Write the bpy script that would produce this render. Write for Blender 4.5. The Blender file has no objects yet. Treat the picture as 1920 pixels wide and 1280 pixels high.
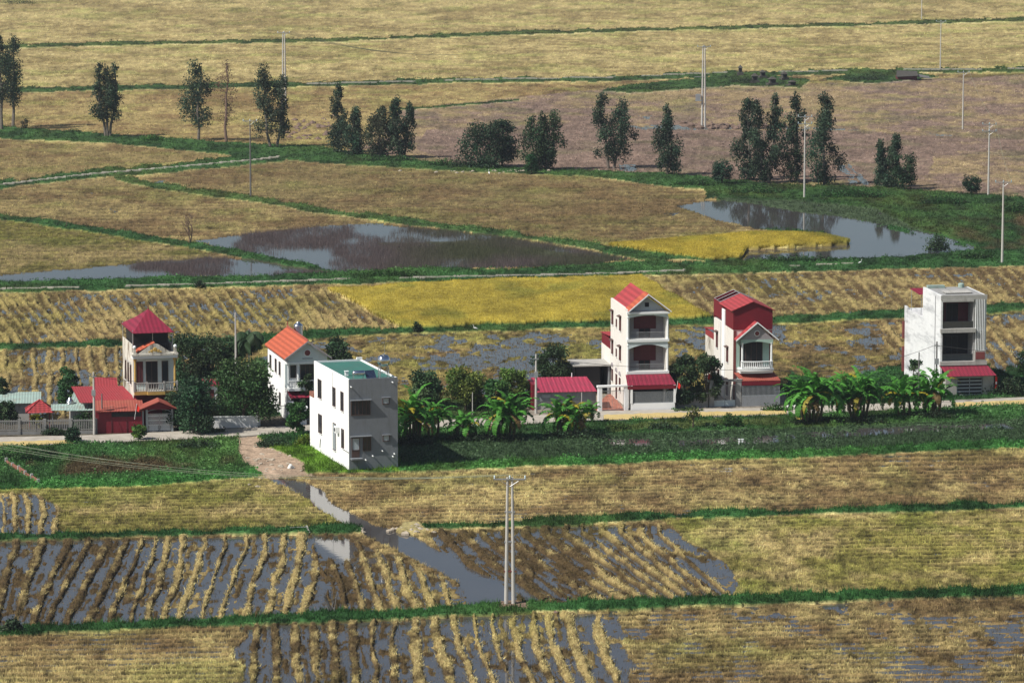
import bpy, math, random
import numpy as np
from mathutils import Vector, Matrix
rad = math.radians
scene = bpy.context.scene
# ---------------------------------------------------------------- camera
CH = 65.0; FPX = 7500.0; CX, CY = 960.0, 640.0
TH = math.atan(1038.0/FPX); ST, CT = math.sin(TH), math.cos(TH)
cd = bpy.data.cameras.new('camera'); cam = bpy.data.objects.new('camera', cd)
scene.collection.objects.link(cam); scene.camera = cam
cd.sensor_width = 36.0; cd.lens = FPX/1920*36; cd.clip_start = 1.0; cd.clip_end = 20000
cam.location = (0, 0, CH); cam.rotation_euler = (math.pi/2-TH, 0, 0)
# ---------------------------------------------------------------- world and sun
SUN_EL = 47.0; LX, LY = 0.88, 0.475          # horizontal travel direction of the light
w = bpy.data.worlds.new('World'); scene.world = w; w.use_nodes = True
nt = w.node_tree; bg = nt.nodes['Background']
sky = nt.nodes.new('ShaderNodeTexSky'); sky.sky_type = 'NISHITA'; sky.sun_disc = False
sky.sun_elevation = rad(SUN_EL); sky.sun_rotation = math.atan2(-LX, -LY) % (2*math.pi)
sky.dust_density = 1.6; sky.air_density = 1.0; sky.ozone_density = 1.5
nt.links.new(sky.outputs[0], bg.inputs[0]); bg.inputs[1].default_value = 0.072
sl = bpy.data.lights.new('sun', 'SUN'); sun = bpy.data.objects.new('sun', sl)
scene.collection.objects.link(sun); sl.energy = 5.0; sl.angle = rad(0.5); sl.color = (1.0, .955, .88)
d = Vector((LX*math.cos(rad(SUN_EL)), LY*math.cos(rad(SUN_EL)), -math.sin(rad(SUN_EL))))
sun.rotation_euler = d.to_track_quat('-Z', 'Y').to_euler(); sun.location = (-80, 300, 150)
vs = scene.view_settings; vs.view_transform = 'Standard'; vs.look = 'None'; vs.gamma = 1; vs.exposure = 0.18
vs.use_curve_mapping = False
scene.render.engine = 'CYCLES'
scene.cycles.max_bounces = 6; scene.cycles.diffuse_bounces = 2; scene.cycles.transparent_max_bounces = 6
scene.render.resolution_x = 1024; scene.render.resolution_y = 682

# ---------------------------------------------------------------- projection helpers (photo pixel <-> world on a level)
def px2g(u, v, h=0.0):
    down = FPX*ST+(v-CY)*CT; fwd = FPX*CT-(v-CY)*ST
    t = (CH-h)/down
    return t*(u-CX), t*fwd
def g2px(X, Y, h=0.0):
    zc = Y*CT+(CH-h)*ST; yc = -Y*ST+(CH-h)*CT
    return CX+FPX*X/zc, CY+FPX*yc/zc
def G(u, v, z=0.0):
    x, y = px2g(u, v, z); return Vector((x, y, z))
def sc(v): return CT*(v+398.0)/CH            # photo pixels per metre at ground row v

# ---------------------------------------------------------------- tagging
def tag(o, label=None, cat=None, group=None, kind=None):
    if label: o['label'] = label
    if cat: o['category'] = cat
    if group: o['group'] = group
    if kind: o['kind'] = kind
    return o
def link(o): scene.collection.objects.link(o); return o
def thing(name, label, cat, loc=(0, 0, 0), rz=0.0, group=None):
    o = link(bpy.data.objects.new(name, None)); o.location = loc; o.rotation_euler = (0, 0, rz)
    o.empty_display_size = .2
    return tag(o, label, cat, group)

# ---------------------------------------------------------------- mesh builder
class MB:
    def __init__(s): s.v = []; s.f = []
    def add(s, vs, fs):
        n = len(s.v); s.v += [tuple(p) for p in vs]; s.f += [tuple(i+n for i in f) for f in fs]; return s
    def box(s, x0, x1, y0, y1, z0, z1):
        return s.add([(x0,y0,z0),(x1,y0,z0),(x1,y1,z0),(x0,y1,z0),(x0,y0,z1),(x1,y0,z1),(x1,y1,z1),(x0,y1,z1)],
                     [(0,3,2,1),(4,5,6,7),(0,1,5,4),(1,2,6,5),(2,3,7,6),(3,0,4,7)])
    def slab(s, quad, t):                       # thick sheet: quad of 4 points, thickness downwards
        a = [Vector(p) for p in quad]; b = [p-Vector((0,0,t)) for p in a]
        return s.add(a+b, [(0,1,2,3),(7,6,5,4),(0,4,5,1),(1,5,6,2),(2,6,7,3),(3,7,4,0)])
    def prism(s, pts, axis, a, b):              # closed polygon pts in the plane across axis, from a to b
        n = len(pts)
        def mk(p, q):
            return (q,p[0],p[1]) if axis == 'x' else ((p[0],q,p[1]) if axis == 'y' else (p[0],p[1],q))
        vs = [mk(p,a) for p in pts]+[mk(p,b) for p in pts]
        fs = [tuple(range(n)), tuple(range(2*n-1,n-1,-1))]+[(i,i+n,(i+1)%n+n,(i+1)%n) for i in range(n)]
        return s.add(vs, fs)
    def tube(s, pts, rs, n=6):
        pts = [Vector(p) for p in pts]
        if not hasattr(rs, '__len__'): rs = [rs]*len(pts)
        vs = []; fs = []
        for i, p in enumerate(pts):
            t = (pts[min(i+1,len(pts)-1)]-pts[max(i-1,0)])
            t = t.normalized() if t.length > 1e-9 else Vector((0,0,1))
            a = t.cross(Vector((0,0,1)) if abs(t.z) < .9 else Vector((1,0,0))).normalized(); b = t.cross(a)
            for k in range(n):
                c = 2*math.pi*k/n; vs.append(p+rs[i]*(math.cos(c)*a+math.sin(c)*b))
        for i in range(len(pts)-1):
            for k in range(n): fs.append((i*n+k, i*n+(k+1)%n, (i+1)*n+(k+1)%n, (i+1)*n+k))
        fs.append(tuple(range(n-1,-1,-1))); fs.append(tuple(range((len(pts)-1)*n, len(pts)*n)))
        return s.add(vs, fs)
    def lathe(s, prof, c=(0,0,0), n=14, axis='z'):   # profile (r, h)
        vs = []; fs = []
        for r, h in prof:
            for k in range(n):
                a = 2*math.pi*k/n; x, y = r*math.cos(a), r*math.sin(a)
                q = (x,y,h) if axis == 'z' else ((h,x,y) if axis == 'x' else (x,h,y))
                vs.append((c[0]+q[0], c[1]+q[1], c[2]+q[2]))
        for i in range(len(prof)-1):
            for k in range(n): fs.append((i*n+k, i*n+(k+1)%n, (i+1)*n+(k+1)%n, (i+1)*n+k))
        fs.append(tuple(range(n-1,-1,-1))); fs.append(tuple(range((len(prof)-1)*n, len(prof)*n)))
        return s.add(vs, fs)
    def ribbed(s, a, b, c, d, pitch=.25, amp=.03, t=.03):   # corrugated sheet a-b (along ribs' spacing) to d-c
        a, b, c, d = map(Vector, (a,b,c,d)); L = (b-a).length; n = max(4, int(L/pitch)*4)
        nor = (b-a).cross(d-a).normalized()
        vs = []; fs = []
        for i in range(n+1):
            q = i/n; o = amp if (i % 4) in (1,2) else -amp
            p0 = a.lerp(b,q)+nor*o; p1 = d.lerp(c,q)+nor*o
            vs += [p0, p1, p0-nor*t, p1-nor*t]
        for i in range(n):
            k = i*4; fs += [(k,k+4,k+5,k+1),(k+2,k+3,k+7,k+6),(k,k+2,k+6,k+4),(k+1,k+5,k+7,k+3)]
        fs += [(0,1,3,2),(n*4,n*4+2,n*4+3,n*4+1)]
        return s.add(vs, fs)
    def build(s, name, mat, parent=None, smooth=False):
        me = bpy.data.meshes.new(name); me.from_pydata(s.v, [], s.f); me.validate(); me.update()
        import bmesh as bm_
        b = bm_.new(); b.from_mesh(me); bm_.ops.recalc_face_normals(b, faces=b.faces); b.to_mesh(me); b.free()
        if smooth: me.polygons.foreach_set('use_smooth', [True]*len(me.polygons))
        me.materials.append(mat)
        o = link(bpy.data.objects.new(name, me))
        if parent is not None: o.parent = parent
        return o
def npmesh(name, V, nper, mat, col=None, parent=None, F=None):
    """V (N,3); faces either explicit F (M,k) or consecutive runs of nper vertices"""
    me = bpy.data.meshes.new(name)
    V = np.asarray(V, dtype=np.float32)
    if F is None: F = np.arange(len(V), dtype=np.int32).reshape(-1, nper)
    M, k = F.shape
    me.vertices.add(len(V)); me.vertices.foreach_set('co', V.ravel())
    me.loops.add(M*k); me.loops.foreach_set('vertex_index', np.ascontiguousarray(F, dtype=np.int32).ravel())
    me.polygons.add(M); me.polygons.foreach_set('loop_start', np.arange(0, M*k, k, dtype=np.int32))
    try: me.polygons.foreach_set('loop_total', np.full(M, k, dtype=np.int32))
    except Exception: pass
    me.update(calc_edges=True)
    if col is not None:
        a = me.color_attributes.new('col', 'FLOAT_COLOR', 'POINT')
        c4 = np.ones((len(V), 4), dtype=np.float32); c4[:, :3] = col; a.data.foreach_set('color', c4.ravel())
    me.materials.append(mat)
    o = link(bpy.data.objects.new(name, me))
    if parent is not None: o.parent = parent
    return o

# ---------------------------------------------------------------- materials
def base_mat(name):
    m = bpy.data.materials.new(name); m.use_nodes = True
    return m, m.node_tree, m.node_tree.nodes['Principled BSDF']
def nn(t, typ, **kw):
    n = t.nodes.new(typ)
    for k, v in kw.items(): setattr(n, k, v)
    return n
def mat(name, c, rough=.8, var=.25, scale=1.5, c2=None, bump=.0, bscale=20, metal=0.0, stain=None, stretch=None, spec=.3, sscale=(1.6,.45,.28), ribs=None):
    """painted / plastered / metal surface: base colour broken up by noise, optional rain stains of colour `stain`"""
    m, t, b = base_mat(name)
    tc = nn(t, 'ShaderNodeTexCoord'); mp = nn(t, 'ShaderNodeMapping'); t.links.new(tc.outputs['Object'], mp.inputs[0])
    if stretch: mp.inputs['Scale'].default_value = stretch
    no = nn(t, 'ShaderNodeTexNoise'); no.inputs['Scale'].default_value = scale; no.inputs['Detail'].default_value = 6
    no.inputs['Roughness'].default_value = .65
    t.links.new(mp.outputs[0], no.inputs['Vector'])
    mr = nn(t, 'ShaderNodeMapRange'); mr.inputs[1].default_value = .3; mr.inputs[2].default_value = .7
    t.links.new(no.outputs[0], mr.inputs[0])
    mx = nn(t, 'ShaderNodeMix', data_type='RGBA'); t.links.new(mr.outputs[0], mx.inputs[0])
    cc = c2 if c2 else tuple(x*(1-var) for x in c)
    mx.inputs[6].default_value = (*cc, 1); mx.inputs[7].default_value = (*c, 1)
    out = mx.outputs[2]
    if stain:
        mp2 = nn(t, 'ShaderNodeMapping'); mp2.inputs['Scale'].default_value = sscale
        t.links.new(tc.outputs['Object'], mp2.inputs[0])
        n2 = nn(t, 'ShaderNodeTexNoise'); n2.inputs['Scale'].default_value = 1.3; n2.inputs['Detail'].default_value = 8
        n2.inputs['Roughness'].default_value = .7; t.links.new(mp2.outputs[0], n2.inputs['Vector'])
        r2 = nn(t, 'ShaderNodeMapRange'); r2.inputs[1].default_value = stain[1]; r2.inputs[2].default_value = stain[1]+.16
        t.links.new(n2.outputs[0], r2.inputs[0])
        m2 = nn(t, 'ShaderNodeMix', data_type='RGBA'); t.links.new(r2.outputs[0], m2.inputs[0])
        t.links.new(out, m2.inputs[6]); m2.inputs[7].default_value = (*stain[0], 1); out = m2.outputs[2]
    if ribs:                                            # relief shading of tile courses / sheet ribs, painted as dark bands
        for ax, pitch in ribs:
            wv = nn(t, 'ShaderNodeTexWave', wave_type='BANDS', bands_direction=ax, wave_profile='SIN'); wv.inputs['Scale'].default_value = .314/pitch
            wv.inputs['Distortion'].default_value = .6; wv.inputs['Detail'].default_value = 2
            t.links.new(tc.outputs['Object'], wv.inputs['Vector'])
            wr = nn(t, 'ShaderNodeMapRange'); wr.inputs[3].default_value = .74; wr.inputs[4].default_value = 1.08
            t.links.new(wv.outputs['Fac'], wr.inputs[0])
            sc_ = nn(t, 'ShaderNodeVectorMath', operation='SCALE'); t.links.new(out, sc_.inputs[0]); t.links.new(wr.outputs[0], sc_.inputs['Scale']); out = sc_.outputs[0]
    t.links.new(out, b.inputs['Base Color'])
    b.inputs['Roughness'].default_value = rough; b.inputs['Metallic'].default_value = metal
    b.inputs['Specular IOR Level'].default_value = spec
    if bump:
        n3 = nn(t, 'ShaderNodeTexNoise'); n3.inputs['Scale'].default_value = bscale; n3.inputs['Detail'].default_value = 4
        t.links.new(tc.outputs['Object'], n3.inputs['Vector'])
        bp = nn(t, 'ShaderNodeBump'); bp.inputs['Strength'].default_value = bump; bp.inputs['Distance'].default_value = .05
        t.links.new(n3.outputs[0], bp.inputs['Height']); t.links.new(bp.outputs[0], b.inputs['Normal'])
    return m
def land_mat(name, rough=.95, s1=.9, s2=5.0, amp=.7, bump=.8, dist=.15):
    """soil / stubble: the 'col' attribute carries the field's own colour, noise breaks it up"""
    m, t, b = base_mat(name)
    at = nn(t, 'ShaderNodeAttribute', attribute_name='col'); tc = nn(t, 'ShaderNodeTexCoord')
    na = nn(t, 'ShaderNodeTexNoise'); na.inputs['Scale'].default_value = s1; na.inputs['Detail'].default_value = 7; na.inputs['Roughness'].default_value = .7
    t.links.new(tc.outputs['Object'], na.inputs['Vector'])
    nb = nn(t, 'ShaderNodeTexNoise'); nb.inputs['Scale'].default_value = s2; nb.inputs['Detail'].default_value = 4; nb.inputs['Roughness'].default_value = .7
    t.links.new(tc.outputs['Object'], nb.inputs['Vector'])
    ad = nn(t, 'ShaderNodeMath', operation='ADD'); t.links.new(na.outputs[0], ad.inputs[0]); t.links.new(nb.outputs[0], ad.inputs[1])
    mr = nn(t, 'ShaderNodeMapRange'); mr.inputs[1].default_value = .65; mr.inputs[2].default_value = 1.35
    mr.inputs[3].default_value = 1-amp; mr.inputs[4].default_value = 1+amp
    t.links.new(ad.outputs[0], mr.inputs[0])
    ml = nn(t, 'ShaderNodeVectorMath', operation='SCALE'); t.links.new(at.outputs['Color'], ml.inputs[0]); t.links.new(mr.outputs[0], ml.inputs['Scale'])
    t.links.new(ml.outputs[0], b.inputs['Base Color']); b.inputs['Roughness'].default_value = rough
    b.inputs['Specular IOR Level'].default_value = .15
    bp = nn(t, 'ShaderNodeBump'); bp.inputs['Strength'].default_value = bump; bp.inputs['Distance'].default_value = dist
    t.links.new(ad.outputs[0], bp.inputs['Height']); t.links.new(bp.outputs[0], b.inputs['Normal'])
    return m
def leaf_mat(name, trans=.25, rough=.6, spec=.25):
    m, t, b = base_mat(name)
    at = nn(t, 'ShaderNodeAttribute', attribute_name='col')
    t.links.new(at.outputs['Color'], b.inputs['Base Color']); b.inputs['Roughness'].default_value = rough
    b.inputs['Specular IOR Level'].default_value = spec
    tr = nn(t, 'ShaderNodeBsdfTranslucent'); t.links.new(at.outputs['Color'], tr.inputs[0])
    mx = nn(t, 'ShaderNodeMixShader'); mx.inputs[0].default_value = trans
    t.links.new(b.outputs[0], mx.inputs[1]); t.links.new(tr.outputs[0], mx.inputs[2])
    t.links.new(mx.outputs[0], t.nodes['Material Output'].inputs[0])
    return m
M_land = land_mat('field_soil'); M_leaf = leaf_mat('foliage'); M_stub = leaf_mat('straw_blades', .15, .9, .05)
M_grass = leaf_mat('grass_blades', .3, .7, .1)
def water_mat():
    m, t, b = base_mat('water')
    tc = nn(t, 'ShaderNodeTexCoord')
    n = nn(t, 'ShaderNodeTexNoise'); n.inputs['Scale'].default_value = .12; n.inputs['Detail'].default_value = 3
    t.links.new(tc.outputs['Object'], n.inputs['Vector'])
    mx = nn(t, 'ShaderNodeMix', data_type='RGBA'); t.links.new(n.outputs[0], mx.inputs[0])
    mx.inputs[6].default_value = (.045,.043,.045,1); mx.inputs[7].default_value = (.075,.068,.062,1)
    t.links.new(mx.outputs[2], b.inputs['Base Color'])
    b.inputs['Roughness'].default_value = .03; b.inputs['IOR'].default_value = 1.33
    n2 = nn(t, 'ShaderNodeTexNoise'); n2.inputs['Scale'].default_value = 2.2; n2.inputs['Detail'].default_value = 3
    t.links.new(tc.outputs['Object'], n2.inputs['Vector'])
    bp = nn(t, 'ShaderNodeBump'); bp.inputs['Strength'].default_value = .04; bp.inputs['Distance'].default_value = .05
    t.links.new(n2.outputs[0], bp.inputs['Height']); t.links.new(bp.outputs[0], b.inputs['Normal'])
    return m
M_water = water_mat()
# ================================================================ terrain
def _h(ix, iy, seed):
    n = (ix*374761393+iy*668265263+seed*1274126177) & 0x7fffffff
    n = ((n ^ (n >> 13))*1274126177) & 0x7fffffff
    return ((n ^ (n >> 16)) & 0xffff)/65535.0
def vnoise(x, y, seed=0):
    x = np.asarray(x, float); y = np.asarray(y, float)
    ix = np.floor(x).astype(np.int64); iy = np.floor(y).astype(np.int64); fx = x-ix; fy = y-iy
    fx = fx*fx*(3-2*fx); fy = fy*fy*(3-2*fy)
    a = _h(ix,iy,seed); b = _h(ix+1,iy,seed); c = _h(ix,iy+1,seed); e = _h(ix+1,iy+1,seed)
    return (a*(1-fx)+b*fx)*(1-fy)+(c*(1-fx)+e*fx)*fy
def fbm(x, y, seed=0, o=4):
    s = 0; a = .5; t = 0
    for i in range(o):
        s = s+a*vnoise(x*2**i+17*i, y*2**i+5*i, seed+i*7); t += a; a *= .55
    return s/t
def inpoly(u, v, poly):
    r = np.zeros(u.shape, bool); n = len(poly)
    for i in range(n):
        x1, y1 = poly[i]; x2, y2 = poly[(i+1) % n]
        if y1 == y2: continue
        c = ((y1 > v) != (y2 > v)) & (u < (x2-x1)*(v-y1)/(y2-y1)+x1); r ^= c
    return r
def line(pts, u):
    return np.interp(u, [p[0] for p in pts], [p[1] for p in pts])
# field boundaries, in photo pixels on the ground
UP = 1; STUB, GRASS, RICE, MUD, PATH, WEED, DIRT, YARD, REED, LAWN = range(1, 11)
L1 = [(-400,94),(0,90),(160,84),(640,76),(960,63),(1280,55),(1600,47),(1920,37),(2300,25)]
L2 = [(-400,180),(0,172),(300,165),(600,159),(900,152),(1140,150),(1330,142),(1600,136),(1920,132),(2300,125)]
L2p = [(560,160),(900,151),(1140,147),(1330,139),(1600,134),(1920,131),(2300,124)]
C_up = [(-400,228),(0,238),(200,252),(420,268),(600,276),(700,292),(850,310),(1050,318),(1250,327),(1450,345),(1700,355),(1920,372),(2300,390)]
C_lo = [(-400,245),(0,262),(200,270),(330,282),(440,295),(600,308),(850,323),(1100,332),(1250,352),(1400,362),(1500,372),(1920,470),(2300,480)]
P1 = [(-400,390),(0,349),(170,329),(340,315),(480,302),(525,296)]
B1 = [(215,335),(340,358),(475,374),(640,402),(800,421),(960,442),(1130,467),(1250,492)]
B2 = [(-400,385),(0,408),(130,425),(330,457),(450,477),(560,497),(650,515)]
R_up = [(-400,545),(0,530),(300,522),(500,518),(640,511),(800,504),(950,507),(1180,492),(1400,495),(1600,493),(1800,485),(1920,472),(2300,460)]
R_lo = [(-400,560),(0,551),(640,535),(1200,519),(1500,512),(1920,500),(2300,488)]
P2 = [(-400,558),(0,545),(375,536),(640,527),(900,521),(1140,516),(1300,509),(1600,497),(1920,489),(2300,478)]
B3 = [(-400,664),(0,652),(230,646),(500,640),(640,626),(780,620),(960,614),(1145,609),(1330,604),(1500,600),(1700,592),(1920,578),(2300,562)]
ROAD_U = [(-400,838),(0,822),(180,818),(400,808),(550,800),(640,796),(840,790),(1000,781),(1130,773),(1260,770),(1480,766),(1700,757),(1920,747),(2300,730)]
ROAD_L = [(-400,858),(0,839),(130,834),(260,829),(420,822),(560,813),(650,808),(840,804),(1000,796),(1130,791),(1300,784),(1480,779),(1700,769),(1920,760),(2300,744)]
S_lo = [(-400,926),(0,921),(250,915),(480,897),(560,890),(745,887),(900,881),(1200,869),(1500,860),(1920,841),(2300,826)]
N1 = [(-400,1022),(0,1011),(200,1004),(440,1000),(600,997),(675,995)]
N1b = [(770,991),(960,985),(1280,970),(1600,959),(1920,950),(2300,940)]
N2 = [(-400,1206),(0,1190),(90,1183),(300,1173),(640,1160),(960,1144),(1280,1134),(1600,1122),(1920,1109),(2300,1096)]
CANAL = [(498,895),(565,903),(640,948),(700,985),(762,1000),(832,1038),(900,1068),(962,1108),(968,1140),(880,1142),(862,1092),(782,1050),(700,1012),(655,992),(575,935),(510,905)]
POND = [(1268,388),(1330,376),(1400,381),(1480,394),(1560,407),(1600,411),(1700,430),(1770,447),(1835,469),(1700,482),(1560,486),(1390,491),(1395,474),(1592,458),(1540,436),(1420,430),(1330,408)]
GOLD = [(612,547),(900,530),(1200,523),(1262,556),(1335,600),(1145,606),(900,613),(760,620),(715,602),(650,562)]
GOLD2 = [(1140,463),(1300,450),(1420,440),(1540,443),(1592,455),(1592,459),(1400,470),(1388,486),(1330,490),(1250,480)]
REED1 = [(362,452),(440,441),(600,425),(720,422),(900,440),(1050,462),(1185,487),(1080,500),(900,503),(640,512),(560,493),(450,471)]
REED2 = [(-400,540),(0,516),(200,499),(390,484),(480,489),(545,500),(640,514),(300,521),(0,531),(-400,546)]
# windrow fields: rows of stripe crossing positions (photo px) at several v
def S3(*a): return a
STRIPES = [
 dict(poly=[(-20,1014),(330,1008),(595,1003),(612,1160),(300,1170),(20,1180),(-20,1182)], ys=[1025,1165], wet=1.0,
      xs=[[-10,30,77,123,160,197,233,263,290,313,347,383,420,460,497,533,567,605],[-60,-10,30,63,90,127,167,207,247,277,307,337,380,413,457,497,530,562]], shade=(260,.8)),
 dict(poly=[(595,1003),(640,1000),(870,1100),(880,1142),(612,1160)], ys=[1010,1150], wet=.75,
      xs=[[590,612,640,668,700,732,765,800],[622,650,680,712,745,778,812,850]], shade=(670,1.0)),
 dict(poly=[(800,1000),(960,992),(1180,984),(1240,984),(1330,1040),(1405,1095),(1400,1128),(960,1140),(900,1070),(830,1036)], ys=[1000,1065,1130], wet=.85,
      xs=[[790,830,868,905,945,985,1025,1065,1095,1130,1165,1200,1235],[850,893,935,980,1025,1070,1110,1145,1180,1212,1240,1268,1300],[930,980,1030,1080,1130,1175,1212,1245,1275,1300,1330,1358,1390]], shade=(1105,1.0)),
 dict(poly=[(450,1172),(640,1166),(960,1152),(1130,1150),(1190,1200),(1180,1300),(440,1300)], ys=[1175,1210,1290], wet=1.15,
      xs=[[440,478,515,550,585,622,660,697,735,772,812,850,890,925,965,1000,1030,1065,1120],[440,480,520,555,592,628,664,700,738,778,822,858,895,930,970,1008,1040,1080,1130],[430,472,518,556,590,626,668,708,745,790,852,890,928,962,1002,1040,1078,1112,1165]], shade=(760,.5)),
 dict(poly=[(-40,928),(60,925),(110,955),(125,1004),(-40,1012)], ys=[925,965,1005], wet=1.0,
      xs=[[-60,-28,0,22,42,70,100],[-40,-12,10,30,55,82,112],[-60,-22,2,25,48,68,98]], shade=(-100,.5)),
 dict(poly=[(-60,556),(250,548),(600,540),(650,562),(712,602),(745,622),(640,624),(230,643),(-60,652)], ys=[545,645], wet=.8,
      xs=[list(range(-180,720,23)),list(range(-100,800,23))], shade=(-300,.5)),
 dict(poly=[(-60,660),(232,652),(232,800),(-60,820)], ys=[655,800], wet=1.0,
      xs=[[-70,-45,-18,8,36,62,90,116,144,168,192,215,240],[-66,-40,-13,14,42,68,96,122,150,176,200,224,250]], shade=(-300,.5)),
 dict(poly=[(1640,606),(1760,602),(1920,590),(2300,575),(2300,690),(1900,700),(1700,700)], ys=[590,700], wet=.9,
      xs=[list(range(1560,2300,27)),list(range(1655,2395,27))], shade=(-300,.5)),
 dict(poly=[(1200,522),(1500,514),(1920,503),(2300,492),(2300,560),(1920,575),(1500,596),(1340,600),(1262,552)], ys=[505,600], wet=.50, amp=.35,
      xs=[list(range(1090,2300,25)),list(range(1180,2390,25))], shade=(-300,.5)),
]
def c3(a): return np.array(a, float)
STRAW = c3((.45,.375,.165)); BROWN = c3((.195,.143,.066)); OLIVE = c3((.165,.155,.045)); DARK = c3((.085,.055,.03)); MUDC = c3((.31,.235,.19))
PALE = c3((.58,.505,.235)); GREENC = c3((.030,.092,.024)); GOLDC = c3((.36,.285,.045))
ZONES = [ # polygon, colour A, colour B, row strength, wetness
 ([(-400,-200),(2400,-200),(2400,40),(-400,95)], PALE, STRAW*.8, .25, 0),
 ([(-400,90),(2400,30),(2400,132),(1330,142),(-400,175)], PALE, STRAW*.78, .25, 0),
 ([(-400,172),(600,158),(1140,150),(960,185),(760,205),(640,290),(200,255),(-400,245)], STRAW*1.02, BROWN*1.5, .3, 0),
 ([(760,205),(960,185),(1200,160),(1500,160),(2400,120),(2400,400),(1450,347),(1050,320),(850,312),(640,290)], STRAW*.55+MUDC*.45, MUDC*.9, .3, .0),
 ([(800,245),(1080,232),(1300,245),(1640,248),(1760,270),(1740,330),(1450,344),(1250,326),(1050,318),(850,308),(780,280)], MUDC, MUDC*.8, .1, .0),
 ([(-400,240),(440,290),(0,345),(-400,380)], STRAW*.72, BROWN*1.15, .5, 0),
 ([(-400,350),(0,350),(215,335),(475,372),(640,402),(720,420),(360,452),(-400,385)], STRAW*.74, BROWN*1.05, .6, .05),
 ([(-400,410),(0,410),(330,455),(400,483),(0,516),(-400,535)], STRAW*.66, OLIVE*1.1, .5, .06),
 ([(280,335),(525,300),(850,322),(1100,332),(1330,365),(1275,390),(1420,430),(1140,457),(960,440),(475,372)], STRAW*.60, BROWN*1.05, .6, .05),
 ([(230,650),(640,626),(1145,609),(1920,580),(1920,750),(230,800)], OLIVE*1.2+BROWN*.5, BROWN*1.1, .1, .50),
 ([(-400,930),(480,897),(560,900),(660,992),(-400,1012)], STRAW*.82, OLIVE*1.25, .7, .05),
 ([(560,890),(2400,820),(2400,945),(1280,970),(770,990),(640,950)], STRAW*.84, BROWN*1.1, .8, .20),
 ([(1240,975),(2400,945),(2400,1105),(1400,1130),(1330,1040)], STRAW*.88, OLIVE*1.5, .8, .04),
 ([(-400,1190),(90,1182),(450,1172),(440,1400),(-400,1400)], STRAW*.76, BROWN*.9, 1.0, .22),
 ([(1130,1140),(2400,1096),(2400,1400),(1180,1400),(1190,1200)], STRAW*.72, BROWN*.95, .8, .36),
]
def bandmask(u, v, pts, hw, lo=None, hi=None):
    m = np.abs(v-line(pts, u)) < hw
    if lo is None: lo = pts[0][0]
    if hi is None: hi = pts[-1][0]
    return m & (u >= lo) & (u <= hi)
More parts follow.
